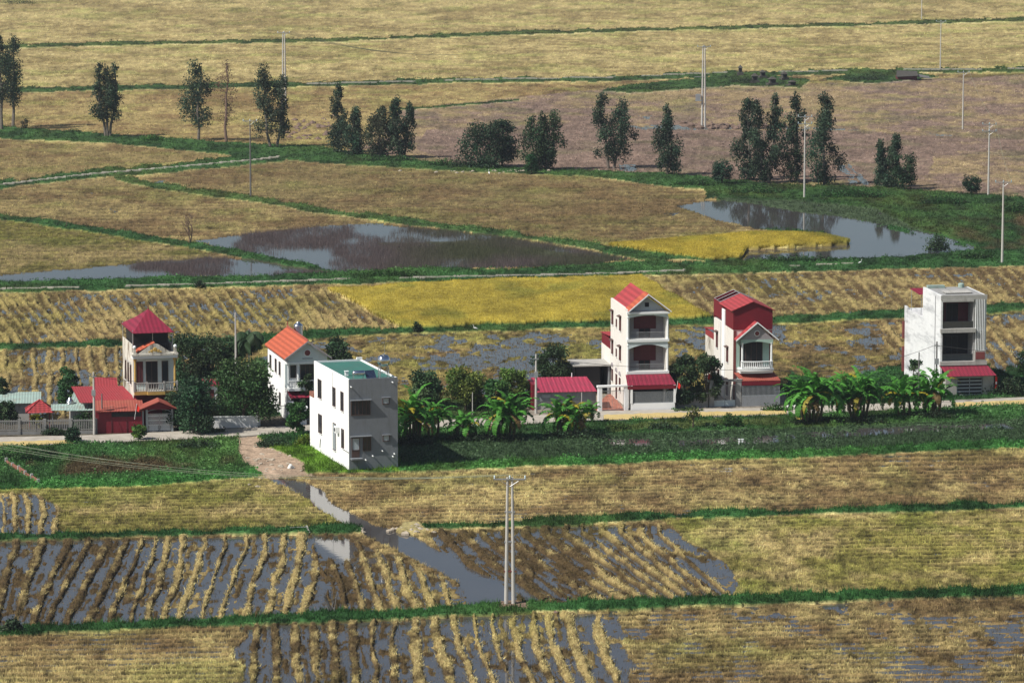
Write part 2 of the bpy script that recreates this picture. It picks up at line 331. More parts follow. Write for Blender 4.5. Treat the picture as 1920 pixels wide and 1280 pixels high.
def fields(u0, v0):
    X, Y = px2g(u0, v0)
    k = sc(v0)                                   # px per m, for noise amplitude
    na = fbm(X/4, Y/9, 3, 4)-.5; nb = fbm(X/3, Y/7, 11, 4)-.5
    u = u0+na*k*1.6; v = v0+nb*np.clip(k*.42, 2.2, 9)
    N = u.shape
    R = np.full(N, STUB); wet = np.zeros(N); row = np.full(N, .4)
    A = np.broadcast_to(STRAW, N+(3,)).copy(); B = np.broadcast_to(BROWN, N+(3,)).copy()
    for poly, ca, cb, rw, wt in ZONES:
        m = inpoly(u, v, poly); A[m] = ca; B[m] = cb; row[m] = rw; wet[m] = wt
    n1 = fbm(X/2.6, Y/6.5, 21, 5); n2 = fbm(X/16, Y/28, 31, 4); n3 = fbm(X/.8, Y/1.6, 41, 3)
    # harvest rows running across the view
    per = np.where(v0 > 880, 1.75, np.where(v0 > 500, 2.6, 4.6))
    ph = (Y-.10*X+1.3*fbm(X/14, Y/20, 51, 3))/per
    rw = .5+.5*np.sin(2*math.pi*ph)
    st = fbm(X/5, Y/3.0, 23, 4)
    t = np.clip((n1-.5)*2.6+(n2-.5)*2.6+.54+(st-.5)*1.8, 0, 1)
    col = B+(A-B)*t[..., None]
    rsel = np.clip(.45+(fbm(X/20, Y/9, 24, 3)-.40)*3.2, 0, 1.2)
    far_ = np.clip((v0-250)/500, 0, 1)
    fine = (n3-.5)*2.6*(.3+.7*far_)+(fbm(u0/5, v0/2.6, 25, 3)-.5)*(1.1+1.5*far_)+(rw-.5)*row*(.4+2.0*far_)*rsel+(fbm(u0/22, v0/3.2, 26, 3)-.5)*1.3
    rough_ = ((v0 > 600) & (v0 < 790))*.45+((v0 > 880))*.12
    fine = fine+(n3-.5)*rough_*3+(n1-.5)*rough_*3
    col = col*np.clip(1.06+.62*fine, .26, 1.85)[..., None]
    ol = np.clip((fbm(X/9, Y/11, 27, 3)-.52)*5, 0, 1)[..., None]*.55
    col = col*(1-ol)+ol*col*c3((.72,.92,.62))
    rb = row*rsel
    z = .10+.12*(n1-.5)+rb*.20*(rw-.5)+.16*(n3-.5)
    wn = fbm(X/2.0, Y/5, 61, 5)*.60+fbm(X/14, Y/30, 71, 3)*.40+(n3-.5)*.4
    z = z-wet*.40*np.clip((wn-.475)*9, 0, 1)
    strow = np.zeros(N)                           # 1 on a straw windrow
    for S in STRIPES:
        m = inpoly(u+na*55*S.get('rag', 1), v, S['poly'])
        if not m.any(): continue
        far = S['ys'][0] < 800; uu = u0[m]+na[m]*(16 if not far else 12)+nb[m]*(10 if not far else 8)+(n1[m]-.5)*5; vv = v0[m]; xs = np.array(S['xs'], float); ys = S['ys']
        Xk = np.stack([np.interp(vv, ys, xs[:, j]) for j in range(xs.shape[1])], 1)
        j = np.clip((uu[:, None] > Xk).sum(1)-1, 0, xs.shape[1]-2); ar = np.arange(len(uu))
        f = (uu-Xk[ar, j])/(Xk[ar, j+1]-Xk[ar, j])
        dd = np.minimum(np.abs(f), np.abs(1-f)); side = np.where(f < .5, j, j+1)
        jit = _h(side.astype(np.int64), side.astype(np.int64)*0+5, 9)
        wid = .175+.13*(fbm(X[m]/1.5, Y[m]/4, 81, 3)-.5)*2+.16*(jit-.5)
        rg = np.clip(1.25-(dd/wid)**2*1.25, -1.2, 1); rgp = np.clip(rg, 0, 1)
        second = np.clip(1-((f-.44)/.17)**2, 0, 1)*(fbm(X[m]/1.0, Y[m]/3.2, 91, 4)-.34)*3.0
        wet_m = S['wet']
        zz = .0-.09*wet_m+.34*S.get('amp', 1)*rgp**.8+.14*np.clip(second, 0, 1)+.16*(n3[m]-.5)+(1-min(wet_m, 1))*.10+.10*(n1[m]-.5)
        gap = fbm(X[m]/3, Y[m]/12, 95, 3) < (.42 if wet_m > 1.1 else .33)
        zz = np.where(gap & (rgp > 0), zz-.22, zz)
        zz = zz+np.clip((fbm(X[m]/.9, Y[m]/2.2, 97, 3)-.60)*7, 0, 1)*.16
        if far: zz = zz+.16*(fbm(X[m]/2.2, Y[m]/5, 98, 4)-.5); gg2 = fbm(X[m]/6, Y[m]/12, 99, 3); zz = zz+np.clip((gg2-.48)*3, 0, .5)*.4; rgp = np.clip(rgp+np.clip((gg2-.50)*4, 0, .7), 0, 1)
        z[m] = zz; strow[m] = rgp
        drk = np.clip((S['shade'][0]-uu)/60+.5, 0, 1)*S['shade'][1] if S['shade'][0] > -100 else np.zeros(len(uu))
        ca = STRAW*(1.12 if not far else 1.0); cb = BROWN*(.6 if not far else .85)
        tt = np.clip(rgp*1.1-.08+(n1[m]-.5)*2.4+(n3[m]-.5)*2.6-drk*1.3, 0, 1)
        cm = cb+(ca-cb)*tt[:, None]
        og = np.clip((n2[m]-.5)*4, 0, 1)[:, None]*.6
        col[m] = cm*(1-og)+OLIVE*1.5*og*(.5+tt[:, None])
    # wheel-rut wetness near the top-right mud field
    for poly in ([(1175,236),(1240,234),(1470,236),(1660,246),(1480,244),(1200,243)], [(1740,250),(1800,253),(1760,256)],
                 [(1165,308),(1195,308),(1193,320),(1160,320)], [(1195,215),(1225,218),(1210,226)], [(1565,305),(1580,306),(1612,343),(1598,343)], [(1585,304),(1592,304),(1632,345),(1618,345)],
                 [(300,337),(308,337),(306,346),(285,342)], [(1230,400),(1270,398),(1260,404)], [(205,392),(230,398),(215,402)], [(590,424),(720,418),(720,423),(540,437),(480,440)]):
        m = inpoly(u, v, poly); z[m] = -.05+.14*(n3[m]-.5)+.16*(n1[m]-.5)
    # grass bunds
    def green(m, h=.32, base=GREENC, var=1.0, reg=GRASS):
        g = np.clip((n1[m]-.5)*2.4+.5+(n3[m]-.5), 0, 1)[:, None]
        fr = np.clip(1-v0[m]/620, 0, 1)[:, None]; col[m] = base*(.45+1.0*g*var)*(1-.25*fr)+c3((.018,.006,.0))*fr*(.4+g)+np.array((.02, .012, 0))*np.clip((n2[m]-.5)*4, 0, 1)[:, None]
        z[m] = h*(.8+.7*(n3[m]-.5)+.5*(n1[m]-.5)); R[m] = reg; strow[m] = 0
    wv = fbm(X/5, Y/20, 101, 3)
    def bund(pts, hw, lo=None, hi=None, h=.32, base=GREENC):
        green(bandmask(u, v, pts, hw*(.40+1.15*wv)+nb*hw*1.2, lo, hi), h, base)
    bund(L1, 3.4, h=.3, base=GREENC*.9+c3((.02,.012,.0))); bund(L2, 4.6, base=GREENC*.95)
    m = inpoly(u, v, [(1120,172),(1180,160),(1290,150),(1400,138),(1520,150),(1500,166),(1380,162),(1250,172),(1180,176)]) | inpoly(u, v, [(1540,150),(1600,138),(1720,136),(1760,146),(1640,158)])
    green(m, .35, GREENC*.9)
    m = bandmask(u, v, [(740,208),(860,198),(960,190),(975,187)], 2.0); green(m, .2, GREENC*.8)
    mw = (v > line(C_up, u)) & (v < line(C_lo, u)) & (u < 1330); green(mw, .32)
    m = (v > line(C_up, u)) & (v < line(R_up, u)+2) & (u >= 1320) & ~inpoly(u, v, [(1275,388),(1340,372),(1420,432),(1592,452),(1592,458),(1390,487),(1250,480),(1140,457)])
    green(m, .3, GREENC*.8, reg=WEED)
    mb = m & inpoly(u, v, [(1700,405),(1920,395),(2300,400),(2300,460),(1840,470),(1760,440)]); 
    gm_ = np.clip((fbm(X[mb]/6, Y[mb]/20, 119, 4)-.45)*5, 0, 1)[:, None]; col[mb] = BROWN*.45*(.6+.8*n1[mb][:, None])*gm_+col[mb]*(1-gm_)
    mfl = m & inpoly(u, v, [(1330,372),(1500,378),(1640,392),(1720,430),(1830,470),(1600,420),(1480,402)])
    col[mfl] = c3((.05,.075,.035))*(.6+.9*n1[mfl][:, None]); z[mfl] = .04+.2*(n3[mfl]-.5)+.15*(n1[mfl]-.5)
    bund(P1, 8.0, hi=530); bund(B1, 6.0, base=GREENC*.9+OLIVE*.12); 
    hb = 6+np.clip((u-300)/60, 0, 6)
    green(bandmask(u, v, B2, hb*(.7+.6*wv)))
    m = inpoly(u, v, REED1) | inpoly(u, v, REED2); R[m] = REED; z[m] = -.09+.09*(n3[m]-.5)+.05*(n1[m]-.5); col[m] = c3((.07,.05,.04))
    m = inpoly(u, v, [(700,455),(900,450),(1185,487),(1150,492),(950,485),(760,482)]) & (R == REED); z[m] = .0+.12*(n1[m]-.5)+.08*(n3[m]-.5); col[m] = c3((.05,.055,.028)); 
    m = (v > line(R_up, u)) & (v < line(R_lo, u)); green(m, .3)
    m = (np.abs(v-line([(1130,470),(1250,482),(1400,484)], u)) < 7) & (u > 1130) & (u < 1330); green(m, .3)
    bund(B3, 6.5, h=.3, base=GREENC*.85)
    # water bodies
    for poly, dz in ((POND, -.16), (CANAL, -.16), ([(585,1016),(656,1010),(660,1045),(640,1062),(600,1040)], -.1)):
        m = inpoly(u, v, poly); z[m] = dz+.12*(n3[m]-.5)*(v0[m] > 1010); R[m] = MUD; col[m] = BROWN*.5; strow[m] = 0
    m = inpoly(u, v, [(1600,412),(1760,440),(1840,466),(1770,462),(1690,436)]); z[m] = -.06+.3*(n1[m]-.5)+.16*(n3[m]-.5)
    col[m] = GREENC; R[m] = WEED
    m = inpoly(u, v, GOLD) | inpoly(u0, v0+(v-v0)*.35, GOLD2)
    g = (n1[m]*.6+n2[m]*.5)[:, None]
    gr_ = np.clip((fbm(X[m]/7, Y[m]/14, 141, 4)-.54)*6, 0, 1)[:, None]*.55; col[m] = (GOLDC*(1-gr_)+c3((.14,.16,.03))*gr_)*(.25+1.3*g); z[m] = .62+.18*(n3[m]-.5)+.14*(n1[m]-.5); R[m] = RICE; strow[m] = 0
    # strip south of the road
    m = (v > line(ROAD_L, u)-1) & (v < line(S_lo, u)); green(m, .28, GREENC*1.1+OLIVE*.06, reg=WEED)
    mm = m & inpoly(u, v, [(40,868),(300,850),(440,845),(470,872),(250,892),(60,895)]); gg = np.clip((fbm(X/5, Y/14, 111, 4)-.46)*5, 0, 1)
    col[mm] = (col[mm]*(1-gg[mm][:, None])+c3((.075,.055,.025))*gg[mm][:, None])*1.0; z[mm] = .1
    top = line(ROAD_L, u)+26; mm = m & (u > 740) & (v > top) & (v < line(S_lo, u)-14)
    z[mm] = .075+.16*(n1[mm]-.5)+.16*(n3[mm]-.5); col[mm] = c3((.042,.075,.032))*(.6+.9*n1[mm][:, None])
    for poly in ([(1110,822),(1300,824),(1460,815),(1700,798),(1900,792),(1900,802),(1700,812),(1500,828),(1300,836),(1100,834)],):
        mm = m & inpoly(u, v, poly); z[mm] = -.05+.26*(n1[mm]-.5)+.12*(n3[mm]-.5)
    mm = m & (v > line(S_lo, u)-13); col[mm] *= c3((1.0,1.25,1.0)); z[mm] = .22+.2*(n3[mm]-.5)
    mm = m & inpoly(u, v, [(1130,800),(1460,786),(1460,800),(1140,812)]); col[mm] = (GREENC*.6+OLIVE*.4)*(.5+n1[mm][:, None])
    # yards between the buildings, verge north of the road
    m = (v < line(ROAD_U, u)+1) & (v > line(ROAD_U, u)-34) & (u < 640); R[m] = YARD
    col[m] = c3((.10,.085,.06))*(.6+.8*n1[m][:, None]); z[m] = .06
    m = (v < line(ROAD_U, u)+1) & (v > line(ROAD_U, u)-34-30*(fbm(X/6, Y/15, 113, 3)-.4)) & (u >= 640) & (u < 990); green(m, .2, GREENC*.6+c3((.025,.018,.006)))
    m = (v < line(ROAD_U, u)+1) & (v > line(ROAD_U, u)-34) & (u >= 990) & (u < 1475); R[m] = YARD
    col[m] = c3((.24,.21,.17))*(.75+.5*n1[m][:, None]); z[m] = .06
    m = (v < line(ROAD_U, u)+1) & (v > 696+50*(fbm(X/5, Y/12, 115, 3)-.5)-10*(u > 1850)) & (u+40*na >= 1475); green(m, .25, GREENC*.9)
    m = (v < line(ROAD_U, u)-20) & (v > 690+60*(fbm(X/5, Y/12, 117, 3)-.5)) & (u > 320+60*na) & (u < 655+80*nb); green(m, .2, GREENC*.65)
    m = inpoly(u, v, [(1123,772),(1138,738),(1150,738),(1178,770)]); R[m] = YARD; col[m] = c3((.36,.13,.085))*(.85+.3*n1[m][:, None]); z[m] = .05
    # dirt ramp and lawn by the white house
    m = inpoly(u, v, [(440,824),(480,818),(510,840),(560,868),(582,893),(500,897),(462,868)]); R[m] = DIRT
    col[m] = c3((.37,.27,.19))*(.55+.8*n1[m][:, None]); z[m] = .10+.3*(n1[m]-.5)+.15*(n3[m]-.5)
    m = inpoly(u, v, [(480,822),(560,812),(600,800),(745,800),(745,886),(655,888),(572,890),(560,868),(505,838)]); green(m, .28, c3((.10,.20,.018)), reg=LAWN)
    m = inpoly(u, v, [(476,818),(560,808),(580,822),(540,838),(505,836)]); green(m, .3, GREENC*.8)
    bund(N1, 6.0, h=.34); bund(N1b, 6.0, h=.34, base=GREENC*1.0); bund(N2, 8.0, h=.36, base=GREENC*1.05)
    m = bandmask(u, v, [(935,1139),(960,1136),(985,1141)], 6); R[m] = DIRT; z[m] = .22+.3*(n3[m]-.5); col[m] = c3((.2,.14,.1))
    m = inpoly(u, v, [(740,1000),(752,985),(790,984),(800,996),(770,1004)]); R[m] = DIRT; z[m] = .25+.4*(n3[m]-.5); col[m] = STRAW*.8
    # narrow concrete paths
    pv = fbm(X/9, Y*0+1, 121, 2)
    for pts, hw, lo, hi in ((P1, 1.25, -400, 525), (P2, 1.15, -400, 1300), (L2p, .9, 575, 2300), (P2, .8, 1480, 1900)):
        m = bandmask(u0, v0, pts, hw, lo, hi) & ((pv > .33) | (hw == 1.25)) & ((pv > .62) | (hw != .8))
        R[m] = PATH; z[m] = .36; col[m] = c3((.30,.275,.225))
    m = (v0 > line(ROAD_U, u0)-1) & (v0 < line(ROAD_L, u0)+1); R[m] = YARD; z[m] = .03; col[m] = c3((.2,.18,.15))
    z = np.where((z > -.03) & (z < .012), .012+.0*z, z)
    return X, Y, R, z, np.clip(col, .004, .9), strow, n1, n3

du = 2.1; us = np.concatenate([np.arange(-2000, -260, 12), np.arange(-260, 2180, du), np.arange(2180, 3900, 12)])
vs_ = np.concatenate([np.arange(-200, -90, 6), np.arange(-90, 500, 1.9), np.arange(500, 1420, 1.75), np.arange(1420, 2100, 9)])
UU, VV = np.meshgrid(us, vs_)
X, Y, R, Z, COL, SR, _n1, _n3 = fields(UU, VV)
nv, nu = UU.shape
idx = np.arange(nv*nu).reshape(nv, nu)
Fq = np.stack([idx[1:, :-1], idx[1:, 1:], idx[:-1, 1:], idx[:-1, :-1]], -1).reshape(-1, 4)
Rf = R[:-1, :-1].ravel()
INB = ((UU > -150) & (UU < 2070) & (VV < 1400)).reshape(-1)
Vall = np.stack([X, Y, Z], -1).reshape(-1, 3); Call = COL.reshape(-1, 3)
REGN = {STUB:'harvested_field', GRASS:'grass_bank', RICE:'rice_field', MUD:'muddy_bottom', PATH:'path', WEED:'canal_bank', DIRT:'dirt_track',
        YARD:'yard_ground', REED:'flooded_field', LAWN:'lawn'}
for r, nm in REGN.items():
    F = Fq[Rf == r]
    if not len(F): continue
    used, inv = np.unique(F, return_inverse=True)
    o = npmesh(nm, Vall[used], 4, M_land, Call[used]*(np.where(INB[used][:, None], c3((.62,.56,.52)), c3((.85,.85,.85))) if r == STUB else 1.0), F=inv.reshape(F.shape)); tag(o, kind='structure')
# base plain to the horizon, and the sheet of water lying in every hollow
m_plain = mat('far_plain', (.36,.29,.13), .95, .4, .02, c2=(.2,.17,.07))
o = MB().add([(-9000,-300,-.5),(9000,-300,-.5),(9000,16000,-.5),(-9000,16000,-.5)], [(0,1,2,3)]).build('ground', m_plain); tag(o, kind='structure')
q = [G(-1980, 2080), G(3880, 2080), G(3880, -190), G(-1980, -190)]
o = MB().add([(p.x, p.y, 0) for p in q], [(0,1,2,3)]).build('water', M_water); tag(o, kind='structure')

# ---------------------------------------------------------------- road (raised slab) and drying rice
def strip(name, up, lo, u0, u1, z, t, m, n=60, wob=0.0, seed=1):
    rnd = random.Random(seed); vs = []; fs = []
    for i in range(n+1):
        u = u0+(u1-u0)*i/n
        a = float(line(up, u)); b = float(line(lo, u))
        a += wob*(rnd.random()-.5); b += wob*(rnd.random()-.5)
        for v, zz in ((b, z-t), (b, z), (a, z), (a, z-t)):
            p = G(u, v, 0); vs.append((p.x, p.y, zz))
    for i in range(n):
        k = i*4; fs += [(k+1,k+5,k+6,k+2),(k,k+4,k+5,k+1),(k+2,k+6,k+7,k+3)]
    fs += [(0,1,2,3),(n*4+3,n*4+2,n*4+1,n*4)]
    return MB().add(vs, fs).build(name, m)
m_road = mat('concrete_road', (.46,.42,.36), .9, .3, .7, c2=(.31,.28,.23), bump=.3, bscale=6, stain=((.24,.20,.15), .60))
m_grain = mat('drying_grain', (.56,.44,.19), .95, .25, 1.5, c2=(.46,.34,.13), bump=.5, bscale=9)
tag(strip('road', ROAD_U, ROAD_L, -400, 2300, .16, .3, m_road), kind='structure')
def mix(a, b, t): return [(u, float(line(a, u))*(1-t)+float(line(b, u))*t) for u in range(-400, 2301, 20)]
for (a, b, t0, t1, s) in ((-260,136,.55,.99,1),(1132,1475,.42,.97,2),(1788,2200,.40,.97,3)):
    o = strip('drying_rice', mix(ROAD_U, ROAD_L, t0), mix(ROAD_U, ROAD_L, t1), a, b, .20, .035, m_grain, 50, 2.0, s)
    tag(o, kind='stuff')

# ---------------------------------------------------------------- blades: stubble, grass, rice, reeds
rng = np.random.default_rng(5)
def blades(P, h, wd, col, nb, spread, lean, tipcol=1.25):
    n = len(P); a = rng.random((n, nb))*2*math.pi
    bx = P[:, None, 0]+(rng.random((n, nb))-.5)*spread[:, None]; by = P[:, None, 1]+(rng.random((n, nb))-.5)*spread[:, None]
    hh = h[:, None]*(.6+.7*rng.random((n, nb))); w2 = wd[:, None]*.5
    dx, dy = np.cos(a)*w2, np.sin(a)*w2*.6
    la = rng.random((n, nb))*2*math.pi; lm = lean[:, None]*hh*(.2+rng.random((n, nb)))
    z0 = P[:, None, 2]-.04+0*bx
    V = np.stack([np.stack([bx-dx, by-dy, z0], -1), np.stack([bx+dx, by+dy, z0], -1),
                  np.stack([bx+np.cos(la)*lm, by+np.sin(la)*lm, z0+hh], -1)], 2)
    c = col[:, None, :]*((.62+.8*rng.random((n, 1)))*(.65+.7*rng.random((n, nb))))[..., None]
    C = np.stack([c*.9, c*.9, c*tipcol], 2)
    return V.reshape(-1, 3), C.reshape(-1, 3)
NT = 420000
tu = rng.uniform(-150, 2070, NT); tv = 1400-(1400+40)*rng.random(NT)**1.0
tX, tY, tR, tZ, tC, tS, tn1, tn3 = fields(tu, tv)
# keep the footprint of roads, houses and yards clear
clear = (tR == YARD) | (tR == PATH) | (tR == DIRT) | (tR == MUD)
P = np.stack([tX, tY, tZ], -1)
px = 1/sc(tv)                                    # metres per photo pixel
def emit(name, m, h, wd, nb, spr, lean, colm=None, tip=1.2, mtl=None):
    if not m.any(): return
    c = tC[m] if colm is None else colm(m)
    hh = np.broadcast_to(h(m) if callable(h) else h, (m.sum(),)).astype(float)
    V, C = blades(P[m], hh, np.maximum(wd, px[m]*1.1), c, nb, np.maximum(spr, px[m]*3), np.full(m.sum(), lean), tip)
    o = npmesh(name, V, 3, mtl or M_stub, np.clip(C, .004, .9)); tag(o, kind='stuff')
land = tZ > .015
emit('rice_stubble', (tR == STUB) & land & (tS < .25), lambda m: .14+.16*rng.random(m.sum()), .05, 4, .35, .5)
emit('straw_windrows', (tR == STUB) & (tS >= .25), lambda m: .10+.12*rng.random(m.sum()), .06, 5, .38, 1.5, tip=1.2)
# sparse stubble standing in the shallow water
mw = (tR == STUB) & (~land) & (tS < .25) & (rng.random(NT) < np.where(tv < 780, .8, .16)) & (tZ > -.2); P[mw, 2] = 0
emit('drowned_stubble', mw, lambda m: .10+.12*rng.random(m.sum()), .05, 3, .4, .6, colm=lambda m: np.tile(BROWN*.8, (m.sum(), 1)))
gm = (tR == GRASS) | ((tR == WEED) & (tZ > -.01)) | (tR == LAWN)
emit('bank_grass', gm, lambda m: .16+.38*rng.random(m.sum())**2, .08, 5, .5, .7, mtl=M_grass)
# extra passes where the photo is densest
def resample(polys, n, z=None):
    us_ = []; vs2 = []
    for poly in polys:
        a = np.array(poly); u = rng.uniform(a[:, 0].min(), a[:, 0].max(), n); v = rng.uniform(a[:, 1].min(), a[:, 1].max(), n)
        k = inpoly(u, v, poly); us_.append(u[k]); vs2.append(v[k])
    return np.concatenate(us_), np.concatenate(vs2)
u2, v2 = resample([GOLD, GOLD2], 60000)
X2, Y2, R2, Z2, C2, S2, a_, b_ = fields(u2, v2); k = R2 == RICE
V, C = blades(np.stack([X2, Y2, Z2-.3], -1)[k], np.full(k.sum(), .45), np.full(k.sum(), .09), C2[k]*1.1, 4, np.full(k.sum(), .4), np.full(k.sum(), .5), 1.25)
tag(npmesh('standing_rice', V, 3, M_grass, np.clip(C, .004, .9)), kind='stuff')
u2, v2 = resample([REED1, REED2], 80000)
X2, Y2, R2, Z2, C2, S2, n1_, n3_ = fields(u2, v2)
dens = fbm(X2/7, Y2/16, 131, 3); k = (R2 == REED) & (dens+.25*(u2-500)/700 > .43+.25*rng.random(len(u2)))
grn = np.clip((u2-700)/150, 0, 1)[:, None]*np.clip((fbm(X2/9, Y2/20, 137, 3)-.3)*3, 0, 1)[:, None]
cc = c3((.135,.105,.10))*(1-grn)+c3((.085,.09,.05))*grn
V, C = blades(np.stack([X2, Y2, 0*X2], -1)[k], .35+.5*rng.random(k.sum()), np.full(k.sum(), .03), cc[k], 3, np.full(k.sum(), .8), np.full(k.sum(), .25), 1.1)
tag(npmesh('dead_reeds', V, 3, M_grass, C), kind='stuff')
# taller weeds on the banks and floating leaves on the ditch
u2, v2 = rng.uniform(-150, 2070, 260000), rng.uniform(225, 930, 260000)
X2, Y2, R2, Z2, C2, S2, n1_, n3_ = fields(u2, v2)
k = ((R2 == WEED) | ((R2 == GRASS) & (n1_ > .48) & (np.abs(v2-line(B3, u2)) > 10))) & (n1_+.3*rng.random(len(u2)) > .62)
V = np.stack([X2, Y2, np.maximum(Z2, 0)], -1)[k]; n = len(V)
def leaflets(P, s, col, up, flat=.5):
    n = len(P); a = rng.normal(size=(n, 3)); a[:, 2] *= flat; a /= np.linalg.norm(a, axis=1)[:, None]
    b = np.cross(a, rng.normal(size=(n, 3))); b /= np.linalg.norm(b, axis=1)[:, None]
    P = P+np.stack([0*up, 0*up, up], -1); s = s[:, None]
    Vq = np.stack([P-a*s*.5, P-b*s*.28, P+a*s*.5, P+b*s*.28], 1)
    return Vq.reshape(-1, 3), np.repeat(col*(.6+.8*rng.random((n, 1))), 4, 0)
V, C = leaflets(V, np.maximum(.3, 1.4/sc(v2[k])), C2[k]*1.25, .05+.5*rng.random(n)**2*np.clip((n1_[k]-.4)*3, .1, 1))
tag(npmesh('bank_weeds', V, 4, M_leaf, np.clip(C, .004, .9)), kind='stuff')
# ================================================================ building materials
m_white = mat('white_plaster', (.86,.86,.85), .85, .06, .8, bump=.15, bscale=25, stain=((.66,.66,.63), .66))
m_render = mat('cement_render', (.205,.222,.24), .9, .12, 2.0, bump=.3, bscale=14, stain=((.15,.16,.17), .52))  # bare cement grey, set darker and bluer to carry the front's shade
m_cream = mat('cream_plaster', (.74,.71,.65), .85, .08, .8, stain=((.50,.47,.41), .56))
m_trim = mat('white_trim', (.80,.82,.81), .7, .06, 2)
m_mossy = mat('mossy_plaster', (.66,.63,.55), .9, .15, 1.2, stain=((.17,.13,.09), .47))
m_fadedblue = mat('pale_blue_plaster', (.62,.70,.70), .85, .1, 2, stain=((.35,.34,.28), .60))
m_weath = mat('weathered_render', (.74,.75,.75), .9, .12, .8, stain=((.38,.39,.40), .49), sscale=(.5,.09,.5))
m_weath2 = mat('grey_concrete', (.34,.34,.33), .9, .25, 1.5, stain=((.16,.15,.14), .55))
m_dark = mat('interior_shade', (.018,.017,.018), .6, .3, 2)  # near-black colour standing in for the shade inside openings
m_glass = mat('window_glass', (.03,.035,.045), .12, .3, 1, spec=.6)
m_paleglass = mat('frosted_glass', (.45,.52,.56), .2, .15, 1, spec=.5)
m_frame = mat('brown_frame', (.10,.06,.05), .6, .2, 3)
m_wood = mat('maroon_shutter', (.12,.025,.03), .6, .25, 3)
m_green_roof = mat('green_roof_deck', (.035,.16,.125), .8, .25, .7, c2=(.05,.13,.11), stain=((.09,.17,.15), .58))
m_orange = mat('orange_tiles', (.50,.11,.05), .8, .25, 2.2, c2=(.37,.085,.045), ribs=(('X',.42),))
m_redroof = mat('red_roof_sheet', (.41,.048,.055), .7, .15, 1.2, c2=(.28,.045,.045), ribs=(('X',.45),), stain=((.25,.10,.09), .64))
m_fence = mat('grey_concrete_fence', (.25,.25,.24), .9, .3, 2)  # concrete grey, darkened to include the shade on the fence
m_oldred = mat('worn_red_sheet', (.30,.035,.042), .7, .3, 1.0, c2=(.24,.035,.04), stain=((.25,.20,.18), .62))
m_mag = mat('magenta_roof_sheet', (.26,.018,.045), .6, .18, 1.5, c2=(.18,.018,.036), ribs=(('X',.45),))
m_pink = mat('faded_magenta_sheet', (.38,.035,.075), .6, .2, .9, c2=(.28,.04,.07), ribs=(('X',.5),), stain=((.24,.12,.12), .66))
m_crims = mat('crimson_sheet', (.17,.011,.021), .55, .2, 1.5)
m_rust = mat('faded_red_sheet', (.30,.06,.045), .8, .3, 1.2, c2=(.30,.09,.06), stain=((.32,.30,.27), .62))
m_teal = mat('pale_teal_sheet', (.30,.42,.37), .7, .2, 1.2, c2=(.25,.30,.27), stain=((.26,.20,.14), .58))
m_steel = mat('stainless_steel', (.75,.76,.78), .18, .1, 2, metal=1.0)
m_galv = mat('galvanised', (.45,.46,.47), .45, .2, 4, metal=.6)
m_iron = mat('painted_ironwork', (.35,.38,.40), .5, .2, 4)
m_dkiron = mat('dark_iron', (.04,.04,.045), .5, .2, 4)
m_mint = mat('mint_plaster', (.38,.52,.45), .8, .12, 2)
m_brown = mat('brown_plaster', (.20,.055,.05), .8, .2, 2)
m_tileg = mat('grey_tile', (.33,.30,.31), .7, .2, 6)
m_yell = mat('ochre_paint', (.55,.36,.10), .8, .2, 3)
m_grey = mat('grey_wall', (.27,.285,.30), .9, .2, 1.2, stain=((.16,.16,.155), .55))
m_block = mat('pale_block_wall', (.42,.41,.38), .9, .25, 2, stain=((.25,.24,.21), .55))
m_concpole = mat('pole_concrete', (.50,.48,.44), .85, .18, .8, stain=((.34,.33,.30), .6))
m_darkpole = mat('weathered_pole', (.16,.155,.15), .85, .25, 1)
m_ceram = mat('insulator_ceramic', (.30,.42,.45), .3, .2, 5)
m_redcloth = mat('red_cloth', (.60,.02,.01), .8, .15, 3)
m_wire = mat('wire_metal', (.24,.27,.19), .7, .1, 2)
m_dkwire = mat('dark_cable', (.03,.03,.03), .5, .1, 2)
m_brick = mat('brick', (.30,.13,.09), .9, .35, 5)
m_panel = mat('solar_glass', (.02,.03,.06), .15, .3, 2, spec=.7)
R12 = rad(11.5)

def win_side(root, y, wd, z0, z1, hood=False, pane=m_glass, frame=m_frame, x=0.0, mull=True):
    """window in the left wall (plane x), centred at depth y"""
    y0, y1 = y-wd/2, y+wd/2; f = MB(); t = .05
    f.box(x-.06,x-.002,y0-t,y0,z0-t,z1+t); f.box(x-.06,x-.002,y1,y1+t,z0-t,z1+t)
    f.box(x-.06,x-.002,y0,y1,z1,z1+t); f.box(x-.10,x-.002,y0,y1,z0-t,z0)
    if mull: f.box(x-.05,x-.012,y-.025,y+.025,z0,z1)
    w_ = f.build('window', frame, root)
    MB().box(x-.025,x-.004,y0,y1,z0,z1).build('pane', pane, w_)
    MB().box(x-.12,x-.004,y0-.12,y1+.12,z0-t-.06,z0-t-.003).build('sill', m_trim, w_)
    if hood: MB().prism([(x-.34,z1+.10),(x-.004,z1+.20),(x-.004,z1+.13),(x-.34,z1+.05)], 'y', y0-.15, y1+.15).build('hood', m_frame, w_)
    return w_
def win_front(root, x0, x1, z0, z1, y=0.0, pane=m_glass, frame=m_frame, mulls=1, name='window', sill=True):
    f = MB(); t = .06
    f.box(x0-t,x0,y-.07,y-.002,z0-t,z1+t); f.box(x1,x1+t,y-.07,y-.002,z0-t,z1+t)
    f.box(x0,x1,y-.07,y-.002,z1,z1+t); f.box(x0,x1,y-.07,y-.002,z0-t,z0)
    for i in range(mulls):
        c = x0+(x1-x0)*(i+1)/(mulls+1); f.box(c-.025,c+.025,y-.055,y-.012,z0,z1)
    w_ = f.build(name, frame, root)
    MB().box(x0,x1,y-.03,y-.004,z0,z1).build('pane', pane, w_)
    return w_
